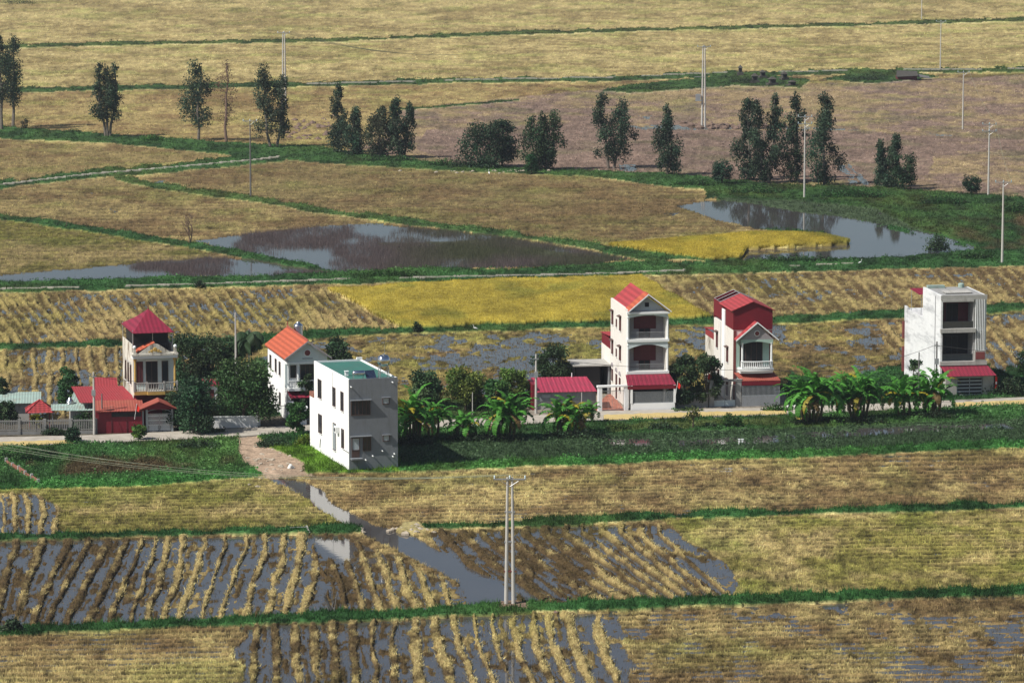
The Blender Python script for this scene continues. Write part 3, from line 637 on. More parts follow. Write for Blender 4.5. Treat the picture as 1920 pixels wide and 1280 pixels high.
def balusters(root, x0, x1, y, z0, z1, n, m, rail=True, name='balustrade'):
    b = MB(); b.box(x0,x1,y-.06,y+.06,z1-.09,z1); b.box(x0,x1,y-.06,y+.06,z0,z0+.07)
    for i in range(n):
        c = x0+(x1-x0)*(i+.5)/n
        b.lathe([(.035,z0+.07),(.06,z0+.2),(.03,z0+.45),(.05,z1-.09)], (c,y,0), 6)
    return b.build(name, m, root)
def grille(root, x0, x1, y, z0, z1, pitch, m, name='grille', r=.018, hor=2):
    b = MB(); n = max(2, int((x1-x0)/pitch))
    for i in range(n+1):
        c = x0+(x1-x0)*i/n; b.box(c-r,c+r,y-r,y+r,z0,z1)
    for j in range(hor):
        zz = z0+(z1-z0)*(j+.5)/hor if hor > 2 else (z0+.05 if j == 0 else z1-.05)
        b.box(x0,x1,y-r-.004,y+r+.004,zz-.025,zz+.025)
    return b.build(name, m, root)
def arch_panel(x0, x1, y0, y1, zt, zs, rise, n=12):
    """beam between zt (top) and a soffit that springs at zs and rises by rise in the middle"""
    pts = [(x0,zt),(x0,zs)]+[(x0+(x1-x0)*i/n, zs+rise*math.sin(math.pi*i/n)) for i in range(1, n)]+[(x1,zs),(x1,zt)]
    b = MB()
    for i in range(n):
        a0 = x0+(x1-x0)*i/n; a1 = x0+(x1-x0)*(i+1)/n
        s0 = zs+rise*math.sin(math.pi*i/n); s1 = zs+rise*math.sin(math.pi*(i+1)/n)
        b.prism([(a0,s0),(a1,s1),(a1,zt),(a0,zt)], 'y', y0, y1)
    return b
def flag(name, label, p, rz=0, group=None, h=1.6):
    t = thing(name, label, 'flag', p, rz, group)
    MB().tube([(0,0,0),(.25,0,h)], .02, 5).build('flag_pole', m_trim, t)
    b = MB(); n = 6
    for i in range(n):
        for j in range(2):
            pass
    vs = []; fs = []
    for i in range(n+1):
        q = i/n; x = .25-.04+q*.34; zt = h-.02-q*.42; y = .05*math.sin(q*5)
        vs += [(x,y,zt),(x-.10,y+.02,zt-.62+.2*q),(x,y+.012,zt),(x-.10,y+.032,zt-.62+.2*q)]
    for i in range(n):
        k = i*4; fs += [(k,k+4,k+5,k+1),(k+2,k+3,k+7,k+6),(k,k+2,k+6,k+4),(k+1,k+5,k+7,k+3)]
    b.add(vs, fs).build('cloth', m_redcloth, t)
    return t

# ---------------------------------------------------------------- 1. plain white two-storey house, near
def house_near():
    p = G(655, 885); rz = rad(17.5)
    t = thing('white_house', 'plain white two-storey house with a flat green roof and a bare grey cement front', 'house', p, rz)
    W, D, H = 4.85, 13.1, 9.0
    b = MB(); b.box(0,W,.12,D,-.4,8.72)
    b.build('wall', m_white, t)
    MB().box(.003,W-.003,-.003,.117,-.35,8.98).build('front_wall', m_render, t)
    pp = MB(); pp.box(0,.12,.12,D,8.72,9.0); pp.box(W-.12,W,.12,D,8.72,8.95); pp.box(.12,W-.12,D-.12,D,8.72,8.97)
    pp.box(W-.5,W+.05,D-.14,D+.1,8.97,9.15)
    pp.build('parapet', m_white, t)
    MB().box(.125,W-.125,.13,D-.13,8.70,8.80).build('roof', m_green_roof, t)
    # lower rear wing
    e = MB(); e.box(-.02,W,D+.003,D+1.7,-.4,5.3); e.build('rear_wing', m_white, t)
    MB().box(-.05,W-.5,D+.1,D+1.72,5.303,5.75).build('brick_kerb', m_brick, t)
    MB().box(-.12,W+.05,.35,D,-.4,.16).build('plinth', m_block, t)
    for y, wd in ((10.9,1.25),(5.45,1.0),(2.45,.95)): win_side(t, y, wd, 5.65, 7.4)
    win_side(t, 10.8, 1.25, 2.2, 3.95); win_side(t, 2.3, .85, 2.05, 3.8)
    dr = win_side(t, 5.35, .95, 1.35, 3.9, pane=m_paleglass); dr.name = 'side_door'
    ac = MB().box(-.38,-.05,3.55,4.25,3.25,3.85).build('air_conditioner', m_trim, t)
    MB().lathe([(.22,0),(.22,.02),(.05,.03)], (-.405,3.9,3.55), 12, 'x').build('fan_grille', m_dkiron, ac)
    MB().box(-.05,-.003,0.1,2.0,1.86,1.93).build('pipe', m_galv, t)
    MB().tube([(-.05,6.0,8.9),(-.05,6.0,5.9)], .035, 6).build('drain_pipe', m_trim, t)
    MB().tube([(-.05,10.6,1.6),(-.05,10.9,.7)], .04, 6).build('drain_pipe', m_galv, t)
    win_front(t, .25, 2.05, 5.55, 6.85, mulls=4)
    MB().box(.12,2.2,-.32,-.004,6.92,6.99).build('ledge', m_render, t)
    win_front(t, 3.38, 3.95, 6.5, 7.0, pane=m_paleglass, mulls=0); MB().box(3.25,4.1,-.22,-.004,7.07,7.12).build('ledge', m_render, t)
    dd = win_front(t, .30, .98, 2.15, 3.25, pane=m_paleglass, mulls=0, name='balcony_door')
    MB().box(.26,1.02,-.05,-.004,1.42,2.09).build('door_panel', m_frame, dd)
    win_front(t, 1.42, 2.1, 2.05, 3.3, mulls=1)
    MB().box(.1,2.2,-.35,-.004,3.42,3.49).build('ledge', m_render, t)
    win_front(t, 3.4, 3.97, 2.9, 3.38, pane=m_paleglass, mulls=0); MB().box(3.28,4.1,-.22,-.004,3.44,3.49).build('ledge', m_render, t)
    MB().box(.1,1.2,-.62,-.004,1.25,1.38).build('balcony_slab', m_render, t)
    for x, z in ((.18,8.28),(4.3,8.55),(1.6,1.15),(2.3,1.5),(3.25,1.95),(4.45,1.6),(4.3,1.35)):
        MB().tube([(x,-.003,z),(x,-.36,z-.02)], .055, 6).build('drain_spout', m_trim, t)
    return t
hn = house_near()
def on_house(root, x, y, z):
    return Matrix.Translation(root.location) @ Matrix.Rotation(root.rotation_euler.z, 4, 'Z') @ Vector((x,y,z))
def steel_tank(label, loc, rz, r, L, kind):
    t = thing('water_tank', label, 'water tank', loc, rz)
    if kind == 'ball':                                      # horizontal drum on a tall frame
        f = MB()
        for x in (-.45,.45):
            for y in (-.35,.35): f.tube([(x,y,0),(x*.9,y*.9,1.15)], .045, 5)
        for z in (.05,.55,1.1):
            f.box(-.47,.47,-.38,-.33,z,z+.04); f.box(-.47,.47,.33,.38,z,z+.04); f.box(-.48,-.44,-.35,.35,z,z+.04); f.box(.44,.48,-.35,.35,z,z+.04)
        f.build('stand', m_galv, t)
        MB().lathe([(.02,-L/2-.22),(r*.55,-L/2-.15),(r*.9,-L/2),(r,-L*.3),(r,L*.3),(r*.9,L/2),(r*.55,L/2+.15),(.02,L/2+.22)], (0,0,1.16+r), 20, 'x').build('drum', m_steel, t, True)
        MB().lathe([(.15,0),(.15,.08),(.02,.12)], (0,0,1.14+2*r), 10).build('lid', m_steel, t)
        MB().tube([(.1,.1,1.1+2*r),(.14,.1,2.1+2*r)], .012, 4).build('antenna', m_galv, t)
    else:
        f = MB().box(-r*.8,r*.8,-r*.8,r*.8,0,.12); f.build('stand', m_galv, t)
        prof = [(r*.8,.12)]; n = 9
        for i in range(n):
            z0 = .14+L*i/n; prof += [(r,z0),(r,z0+L/n*.6),(r*.95,z0+L/n*.8)]
        prof += [(r*.9,L+.16),(r*.5,L+.32),(.18,L+.38),(.18,L+.46),(.02,L+.48)]
        MB().lathe(prof, (0,0,0), 20).build('drum', m_steel, t, True)
    return t
steel_tank('shiny steel drum tank on a metal frame at the green roof corner', on_house(hn, 3.75, 1.0, 8.8), rad(15), .56, .8, 'ball')
def solar_heater():
    t = thing('solar_water_heater', 'solar water heater with a small steel drum on the green roof edge', 'water heater', on_house(hn, 1.2, .9, 8.8), rad(15))
    f = MB()
    for x in (-.5,.5):
        f.tube([(x,-.3,0),(x,-.2,.45)], .025, 5); f.tube([(x,.3,0),(x,.1,.45)], .025, 5)
    f.box(-.55,.55,-.3,-.26,.03,.06); f.build('stand', m_galv, t)
    MB().lathe([(.02,-.62),(.2,-.58),(.27,-.5),(.27,.5),(.2,.58),(.02,.62)], (0,-.05,.62), 16, 'x').build('drum', m_steel, t, True)
    MB().slab([(.7,-.5,.12),(1.75,-.2,.12),(1.75,.9,.75),(.7,.6,.75)], .05).build('collector', m_panel, t)
solar_heater()
t = thing('roof_vent', 'small white vent box near the left parapet of the green roof', 'vent', on_house(hn, .75, 3.6, 8.8), rad(15))
MB().box(-.15,.15,-.15,.15,0,.42).build('shaft', m_white, t); MB().box(-.2,.2,-.2,.2,.42,.48).build('cap', m_trim, t)

# ---------------------------------------------------------------- 2. villa with orange gable
def villa():
    p = G(538, 789); rz = rad(14)
    t = thing('orange_roofed_house', 'narrow white house with an orange tiled gable roof behind the plain white house', 'house', p, rz)
    W, D = 4.3, 10.6
    MB().box(0,W,0,D,-.3,6.6).build('wall', m_white, t)
    MB().prism([(0,6.6),(W,6.6),(W/2,8.15)], 'y', .1, D).build('gable', m_white, t)
    r = MB()
    for s in (0, 1):
        x0 = -.30 if s == 0 else W+.30; xm = W/2
        y0, y1 = -.75, D+.1
        if s == 0: r.slab([(x0,y0,6.62),(xm,y0,8.42),(xm,y1,8.42),(x0,y1,6.62)], .14)
        else: r.slab([(xm,y0,8.42),(x0,y0,6.62),(x0,y1,6.62),(xm,y1,8.42)], .14)
    rf = r.build('roof', m_orange, t)
    MB().tube([(W/2,-.75,8.45),(W/2,D+.1,8.45)], .09, 6).build('ridge_tiles', m_rust, rf)
    MB().lathe([(.08,0),(.04,.2),(.06,.3),(.01,.5)], (W/2,D,8.5), 6).build('finial', m_rust, rf)
    b = MB()                                                # barge boards
    b.prism([(-.34,6.42),(W/2,8.22),(W/2,8.40),(-.34,6.60)], 'y', -.82, -.76)
    b.prism([(W/2,8.22),(W+.34,6.42),(W+.34,6.60),(W/2,8.40)], 'y', -.82, -.76)
    b.build('barge_board', m_tileg, t)
    MB().prism([(.1,6.2),(W-.1,6.2),(W-.1,6.75),(W/2,8.1),(.1,6.75)], 'y', -.28, -.003).build('pediment', m_fadedblue, t)
    ro = MB().lathe([(.30,-.36),(.30,-.285)], (W/2,0,7.1), 16, 'y').build('round_vent', m_brown, t)
    MB().lathe([(.38,-.335),(.38,-.283)], (W/2,0,7.1), 16, 'y').build('vent_ring', m_trim, ro)
    MB().box(W/2-.55,W/2+.55,-.34,-.283,6.45,6.56).build('moulding', m_iron, t)
    MB().box(-.05,W+.05,-.34,-.003,5.95,6.19).build('cornice', m_trim, t)
    win_front(t, .45, .95, 4.55, 5.75, mulls=0); win_front(t, 1.5, 3.4, 3.7, 5.8, mulls=3, name='balcony_door')
    for x in (.15, 1.2): MB().lathe([(.13,3.5),(.10,3.8),(.09,5.6),(.14,5.94)], (x,-.15,0), 10).build('column', m_trim, t)
    MB().box(.0,W,-.95,-.003,3.25,3.5).build('balcony_slab', m_trim, t)
    balusters(t, .1, W-.1, -.86, 3.503, 4.35, 12, m_trim)
    MB().slab([(.1,-1.25,2.6),(W-.1,-1.25,2.6),(W-.1,-.02,3.1),(.1,-.02,3.1)], .05).build('awning', m_mag, t)
    win_front(t, .5, 1.3, .2, 2.3, mulls=0, name='front_door'); win_front(t, 2.0, 3.7, .2, 2.4, mulls=3)
    for y, z in ((8.9,0),(5.9,0),(3.7,0)): win_side(t, y, .75, 4.35, 5.65, mull=False)
    for y in (8.9, 3.7): win_side(t, y, .75, 1.2, 2.4, mull=False)
    MB().box(-.18,.1,-.2,.0,3.5,6.0).build('corner_pilaster', m_fadedblue, t)
    return t
vl = villa()
steel_tank('ribbed upright steel tank standing behind the ridge of the orange roof', on_house(vl, 3.0, 9.0, 7.4), 0, .5, 1.25, 'upright')

# ---------------------------------------------------------------- 3. old weathered house, far left
def old_house():
    p = G(251, 800); rz = rad(14)
    t = thing('weathered_house', 'old stained house with a magenta hipped canopy over its roof terrace and yellow balcony columns', 'house', p, rz)
    W, D = 4.2, 7.2
    MB().box(0,W,0,D,-.3,7.45).build('wall', m_mossy, t)
    MB().box(.02,W-.02,-.10,-.003,3.85,7.2).build('balcony_wall', m_fadedblue, t)
    win_front(t, 1.35, 2.45, 4.0, 6.7, y=-.10, mulls=1, name='balcony_door', pane=m_dark); win_front(t, .35, .95, 4.5, 6.7, y=-.10, pane=m_wood, mulls=1)
    win_front(t, 3.0, 3.55, 4.5, 6.7, y=-.10, mulls=0)
    MB().box(1.3,2.5,-.2,-.11,6.78,6.9).build('transom', m_trim, t)
    for x in (.05, W-.05): MB().lathe([(.2,3.85),(.13,4.15),(.11,6.8),(.2,7.2)], (x,-1.0,0), 10).build('column', m_yell, t)
    MB().box(-.22,W+.22,-1.25,-.105,7.2,7.5).build('cornice', m_trim, t)
    MB().box(-.3,W+.3,-1.35,.3,7.503,7.68).build('cornice_ledge', m_mossy, t)
    MB().prism([(.35,7.685),(W-.35,7.685),(W/2+.5,8.55),(W/2,8.75),(W/2-.5,8.55)], 'y', -1.2, -.9).build('pediment', m_mossy, t)
    orn = MB(); 
    for x, z, r in ((0,8.12,.24),(-.35,7.98,.16),(.35,7.98,.16),(-.6,7.88,.1),(.6,7.88,.1)): orn.lathe([(r,-1.28),(r*.7,-1.32)], (W/2+x,0,z), 9, 'y')
    orn.build('ornament', m_yell, t)
    MB().slab([(.2,-1.15,7.9),(W/2,-1.15,8.85),(W/2,.6,8.85),(.2,.6,7.9)], .07).build('porch_roof', m_orange, t)
    for x in (.0, W): 
        q = MB().box(x-.13,x+.13,-1.2,-.94,7.685,8.2).build('post', m_mossy, t)
        MB().lathe([(.03,-.2),(.15,-.12),(.19,0),(.15,.12),(.03,.19)], (x,-1.07,8.38), 12).build('ball', m_trim, q, True)
    MB().box(-.15,W+.15,-1.3,-.105,3.45,3.8).build('balcony_slab', m_mossy, t)
    for x0, x1, dy in ((-.1,1.2,0),(1.2,3.0,-.35),(3.0,W+.1,0)):
        MB().box(x0+.003,x1-.003,-1.45+dy,-1.303,3.5,3.84).build('balcony_edge', m_yell, t)
        balusters(t, x0, x1, -1.38+dy, 3.845, 4.75, max(4, int((x1-x0)*4)), m_block)
    for x in (-.1, 1.2, 3.0, W+.1): MB().box(x-.09,x+.09,-1.47,-1.27,3.842,4.85).build('post', m_block, t)
    MB().box(.05,W-.05,-.06,-.003,.0,3.44).build('ground_front', m_crims, t)
    for i, y in enumerate((1.5,3.2,5.0)):
        win_side(t, y, .7, 4.3, 6.2, pane=m_dark); MB().prism([(y-.45,6.28)]+[(y-.45*math.cos(math.pi*k/8), 6.28+.3*math.sin(math.pi*k/8)) for k in range(1,8)]+[(y+.45,6.28)], 'x', -.09, -.003).build('window_arch', m_block, t)
    win_side(t, 2.3, .6, 1.2, 3.0, pane=m_dark)
    # roof terrace with canopy; a solid dark box paints the shade inside
    MB().box(.35,W-.3,1.6,D-.3,7.453,9.6).build('terrace_shade_box', m_dark, t)
    tp = MB(); tp.box(0,.12,.5,D,7.453,8.4); tp.box(W-.12,W,.5,D,7.453,8.4); tp.build('parapet', m_mossy, t)
    grille(t, .2, W-.2, .42, 7.7, 8.5, .18, m_dkiron, 'terrace_railing')
    for x, y in ((.05,.3),(W-.05,.3),(.05,D-.1),(W-.05,D-.1),(W/2,.3)): MB().tube([(x,y,7.5),(x,y,9.95)], .045, 6).build('canopy_post', m_galv, t)
    x0, x1, y0, y1, ze, zp = -.05, W+.0, -.5, D+.45, 9.75, 11.55
    cx_, cy_ = W/2+.1, D/2
    mb = MB(); A = (x0,y0,ze); B = (x1,y0,ze); C = (x1,y1,ze); Dd = (x0,y1,ze)
    q = 1.0; A2, B2_, C2_, D2 = (cx_-q,cy_-1.6,10.75),(cx_+q,cy_-1.6,10.75),(cx_+q,cy_+1.6,10.75),(cx_-q,cy_+1.6,10.75); P_ = (cx_,cy_,zp+.15)
    mb.add([A,B,C,Dd,A2,B2_,C2_,D2,P_], [(0,1,5,4),(1,2,6,5),(2,3,7,6),(3,0,4,7),(4,5,8),(5,6,8),(6,7,8),(7,4,8)])
    mb.add([(x0,y0,ze-.05),(x1,y0,ze-.05),(x1,y1,ze-.05),(x0,y1,ze-.05),A,B,C,Dd], [(0,3,2,1),(0,1,5,4),(1,2,6,5),(2,3,7,6),(3,0,4,7)])
    cn = mb.build('canopy_roof', m_mag, t)
    MB().lathe([(.08,0),(.03,.3),(.01,.55)], (cx_,cy_,11.6), 6).build('finial', m_mag, cn)
    return t
oh = old_house()

# ---------------------------------------------------------------- 4. tall cream house
def tall_house():
    p = G(1176, 766); rz = rad(8.5)
    t = thing('cream_tower_house', 'tallest cream three-storey house with a red gable roof and arched balconies', 'house', p, rz)
    W, D = 4.3, 10.3
    body = MB(); body.box(0,.22,0,D,-.3,10.5); body.box(W-.22,W,.0,D,-.3,10.35); body.box(.22,W-.22,1.3,D,-.3,10.35)
    body.box(.22,W-.22,0,1.3,3.75,4.0); body.box(.22,W-.22,0,1.3,7.2,7.4); body.box(.22,W-.22,0,1.3,10.05,10.3)
    body.build('wall', m_cream, t)
    MB().box(.222,W-.222,1.24,1.297,4.003,7.197).build('loggia_wall', m_tileg, t)
    MB().box(.222,W-.222,1.24,1.297,7.403,10.047).build('loggia_wall', m_tileg, t)
    for zb in (4.0, 7.4):
        dr = win_front(t, .95, 3.2, zb+1.0, zb+2.5, y=1.24, pane=m_wood, mulls=3, frame=m_wood, name='shutters')
        win_front(t, 1.5, 2.6, zb+.05, zb+.95, y=1.24, pane=m_dark, mulls=1, frame=m_wood, name='balcony_door')
        grille(t, .35, W-.35, .12, zb+.02, zb+.75, .12, m_galv, 'balcony_rail', r=.012)
        MB().box(-.12,W+.12,-.32,-.003,zb-.28,zb).build('balcony_slab', m_trim, t)
    for z0, z1 in ((4.0,7.12),(7.4,10.1)):
        for x in (.02, W-.02): MB().lathe([(.15,z0),(.12,z0+.2),(.10,z1-.5),(.15,z1-.35)], (x,-.12,0), 10).build('column', m_trim, t)
    arch_panel(.0, W, -.22, -.003, 7.12, 6.35, .5).build('arch', m_fadedblue, t)
    arch_panel(.0, W, -.22, -.003, 10.1, 9.65, .28).build('arch', m_fadedblue, t)
    MB().box(-.15,W+.15,-.42,-.003,10.1,10.32).build('cornice', m_trim, t)
    g = MB().prism([(.1,10.32),(W-.1,10.32),(W/2,11.85)], 'y', .5, .9); g.build('gable', m_fadedblue, t)
    MB().box(W/2-.22,W/2+.22,.43,.497,10.75,11.2).build('gable_vent', m_dark, t)
    r = MB(); y0, y1 = -.15, D-.1
    r.slab([(.23,y0,10.45),(W/2,y0,12.15),(W/2,y1,12.15),(.23,y1,10.45)], .09)
    r.slab([(W/2,y0,12.15),(W+.2,y0,10.35),(W+.2,y1,10.35),(W/2,y1,12.15)], .09)
    rf = r.build('roof', m_redroof, t)
    q = MB(); q.slab([(.0,-.55,10.42),(W/2,-.55,12.28),(W/2,1.7,12.28),(.0,1.7,10.42)], .08)
    q.slab([(W/2,-.55,12.28),(W+.25,-.55,10.42),(W+.25,1.7,10.42),(W/2,1.7,12.28)], .08)
    q.build('porch_roof', m_orange, t)
    b = MB(); b.prism([(-.05,10.25),(W/2,12.1),(W/2,12.24),(-.05,10.39)], 'y', -.62, -.553); b.prism([(W/2,12.1),(W+.3,10.25),(W+.3,10.39),(W/2,12.24)], 'y', -.62, -.553)
    b.build('barge_board', m_trim, t)
    for zb in (0, -3.2):
        win_side(t, 9.1, .95, 7.85+zb, 9.2+zb, hood=True, pane=m_wood); win_side(t, 6.6, .5, 7.9+zb, 8.65+zb, pane=m_wood, mull=False); win_side(t, 4.3, .95, 7.8+zb, 9.2+zb, hood=True, pane=m_wood)
    for y, z0, z1 in ((9.1,1.7,2.9),(6.5,.2,2.7),(4.4,1.3,2.6)):
        win_side(t, y, .75, z0, z1, pane=m_wood)
        MB().prism([(y-.5,z1+.35)]+[(y-.5*math.cos(math.pi*k/8), z1+.35+.42*math.sin(math.pi*k/8)) for k in range(1,8)]+[(y+.5,z1+.35)], 'x', -.10, -.003).build('window_arch', m_tileg, t)
    # front porch: awning, low wall with railing
    MB().ribbed((W+.55,-2.0,2.75), (-.35,-2.0,2.75), (-.25,-.33,3.65), (W+.15,-.33,3.65), .2, .010).build('awning', m_mag, t)
    MB().box(-.33,W+.53,-2.05,-2.03,2.35,2.72).build('awning_valance', m_crims, t)
    MB().box(.05,W+.45,-2.0,-1.84,-.2,.85).build('porch_wall', m_white, t)
    grille(t, .1, W+.4, -1.92, .855, 2.1, .11, m_iron, 'porch_railing')
    for x in (.12, W+.42): MB().box(x-.1,x+.1,-2.04,-1.83,.855,2.75).build('porch_post', m_white, t)
    MB().box(.25,W-.25,1.2,1.297,.1,3.2).build('shop_front', m_dark, t)
    MB().box(.05,W+.3,-1.84,0,-.15,.06).build('porch_floor', m_tileg, t)
    # rear stair wing
    MB().box(-.02,W,D+.003,16,-.3,4.9).build('rear_wing', m_cream, t)
    a = MB(); a.box(0,.06,D+.05,15.95,4.903,6.0); a.box(W-.06,W,D+.05,15.95,4.903,6.0); a.box(.06,W-.06,15.89,15.95,4.903,6.0); a.build('rear_cladding', m_crims, t)
    MB().ribbed((-.15,D+.02,6.35), (-.15,16.1,6.02), (W+.1,16.1,6.02), (W+.1,D+.02,6.35), .25, .010).build('rear_roof', m_redroof, t)
    return t
th = tall_house()

# ---------------------------------------------------------------- 5. house with crimson sheet-metal top
def box_house():
    p = G(1374, 758); rz = rad(8.5)
    t = thing('crimson_topped_house', 'white narrow house whose top storey is a crimson sheet-metal box above a gabled balcony', 'house', p, rz)
    W, D = 4.2, 10.4
    MB().box(0,W,0,D,-.3,8.0).build('wall', m_cream, t)
    MB().box(-.12,.0,4.1,5.6,-.3,9.6).build('stair_tower', m_white, t)
    bx = MB(); bx.box(-.03,.02,.0,4.05,8.0,10.1); bx.box(-.03,.02,5.65,D,8.3,10.1); bx.box(W-.02,W+.03,0,D,8.0,10.1)
    bx.prism([(-.03,8.0),(W+.03,8.0),(W+.03,10.1),(W/2,10.95),(-.03,10.1)], 'y', -.06, -.003)
    bx.prism([(-.03,8.0),(W+.03,8.0),(W+.03,10.1),(W/2,10.95),(-.03,10.1)], 'y', D+.003, D+.06); bx.build('sheet_metal_box', m_crims, t)
    r = MB(); r.slab([(-.25,-.25,10.08),(W/2,-.25,11.05),(W/2,6.6,11.05),(-.25,6.6,10.08)], .07); r.slab([(W/2,-.25,11.05),(W+.25,-.25,10.05),(W+.25,6.6,10.05),(W/2,6.6,11.05)], .07)
    r.build('roof', m_redroof, t)
    f = MB()
    for y in (7.2, 8.8, 10.3):
        f.tube([(0,y,10.1),(W/2,y,11.0)], .03, 5); f.tube([(W/2,y,11.0),(W,y,10.1)], .03, 5)
    f.tube([(W/2,6.6,11.0),(W/2,10.3,11.0)], .03, 5); f.tube([(0,6.6,10.1),(0,10.3,10.1)], .03, 5); f.build('roof_frame', m_galv, t)
    a = MB(); a.tube([(2.6,4.5,10.8),(2.6,4.5,12.0)], .03, 5); a.tube([(2.2,4.5,11.9),(3.1,4.4,11.7)], .02, 4)
    for k in range(4): a.tube([(2.3+.2*k,4.2,11.85-.05*k),(2.3+.2*k,4.9,11.85-.05*k)], .015, 4)
    a.build('antenna', m_galv, t)
    # gabled porch / balcony
    for x0, x1 in ((.0,.3),(W-.3,W)): MB().box(x0,x1,-.05,-.003,.0,7.9).build('side_panel', m_brown, t)
    MB().box(.3,W-.3,-.04,-.003,4.0,7.3).build('balcony_wall', m_mint, t)
    win_front(t, .75, 3.1, 4.1, 6.7, y=-.04, mulls=3, name='balcony_door', pane=m_dark)
    g = MB().prism([(.5,7.1),(W-.1,7.1),(W/2+.2,8.75)], 'y', -1.25, -1.1); g.build('gable', m_tileg, t)
    ro = MB().lathe([(.24,-1.34),(.24,-1.255)], (W/2+.2,0,7.75), 14, 'y').build('round_vent', m_brown, t)
    MB().lathe([(.31,-1.31),(.31,-1.253)], (W/2+.2,0,7.75), 14, 'y').build('vent_ring', m_trim, ro)
    arch_panel(.55, W-.15, -1.25, -1.12, 7.1, 6.55, .32).build('arch', m_mint, t)
    r = MB(); xm = W/2+.2
    r.slab([(.05,-1.5,7.05),(xm,-1.5,8.95),(xm,.0,8.95),(.05,.0,7.05)], .08); r.slab([(xm,-1.5,8.95),(W+.35,-1.5,7.05),(W+.35,.0,7.05),(xm,.0,8.95)], .08)
    r.build('porch_roof', m_redroof, t)
    b = MB(); b.prism([(.0,6.95),(xm,8.85),(xm,9.0),(.0,7.1)], 'y', -1.58, -1.503); b.prism([(xm,8.85),(W+.4,6.95),(W+.4,7.1),(xm,9.0)], 'y', -1.58, -1.503); b.build('barge_board', m_trim, t)
    for x in (.75, W-.3):
        MB().lathe([(.16,4.0),(.16,4.75),(.11,4.85),(.10,6.5),(.16,6.75)], (x,-1.15,0), 10).build('column', m_trim, t)
    sl_ = MB(); n = 10
    pts = [(.45,0.0),(.45,-1.3)]+[(.45+(W-.5)*i/n, -1.3-.35*math.sin(math.pi*i/n)) for i in range(1,n)]+[(W-.05,-1.3),(W-.05,0.0)]
    sl_.prism([(x,y) for x, y in pts], 'z', 3.75, 4.0); sl_.prism([(x*.96+.08,y*.9) for x, y in pts], 'z', 3.5, 3.747); sl_.build('balcony_slab', m_trim, t)
    bl = MB()
    for i in range(17):
        q = (i+.5)/17; x = .6+(W-.8)*q; y = -1.25-.33*math.sin(math.pi*q)
        bl.lathe([(.03,4.0),(.055,4.2),(.03,4.5),(.05,4.72)], (x,y,0), 6)
    for i in range(10):
        q0, q1 = i/10, (i+1)/10
        bl.tube([(.6+(W-.8)*q0, -1.25-.33*math.sin(math.pi*q0), 4.76), (.6+(W-.8)*q1, -1.25-.33*math.sin(math.pi*q1), 4.76)], .06, 5)
    bl.build('balustrade', m_trim, t)
    # porch below
    MB().ribbed((W+.55,-1.9,2.75), (.55,-1.9,2.75), (.05,-.1,3.4), (W+.2,-.1,3.4), .2, .010).build('awning', m_rust, t)
    MB().box(.57,W+.53,-1.95,-1.93,2.3,2.72).build('awning_valance', m_crims, t)
    MB().box(.6,W+.5,-1.95,-1.8,-.2,1.15).build('porch_wall', m_grey, t)
    grille(t, .65, W+.45, -1.88, 1.155, 2.25, .13, m_iron, 'porch_railing')
    MB().box(.6,W+.3,-.09,-.054,.0,3.2).build('shop_front', m_dark, t)
    win_side(t, 8.6, .85, 5.0, 6.6, hood=True, pane=m_wood); win_side(t, 3.0, .85, 4.2, 5.7, hood=True, pane=m_wood)
    win_side(t, 7.7, .85, 1.2, 2.5, hood=True, pane=m_wood); win_side(t, 3.0, .85, .6, 2.2, hood=True, pane=m_wood)
    MB().tube([(-.06,6.6,8.0),(-.06,6.6,.1)], .045, 6).build('drain_pipe', m_trim, t)
    MB().box(.0,W,D+.003,15.2,-.3,5.5).build('rear_wing', m_mossy, t)
    MB().ribbed((-.15,D+.1,6.6), (-.15,15.4,6.2), (W+.1,15.4,6.2), (W+.1,D+.1,6.6), .25, .010).build('rear_roof', m_redroof, t)
    for x in (0, W-.06): MB().box(x,x+.06,D+.05,15.1,5.503,6.2).build('rear_cladding', m_redroof, t)
    return t
bh = box_house()

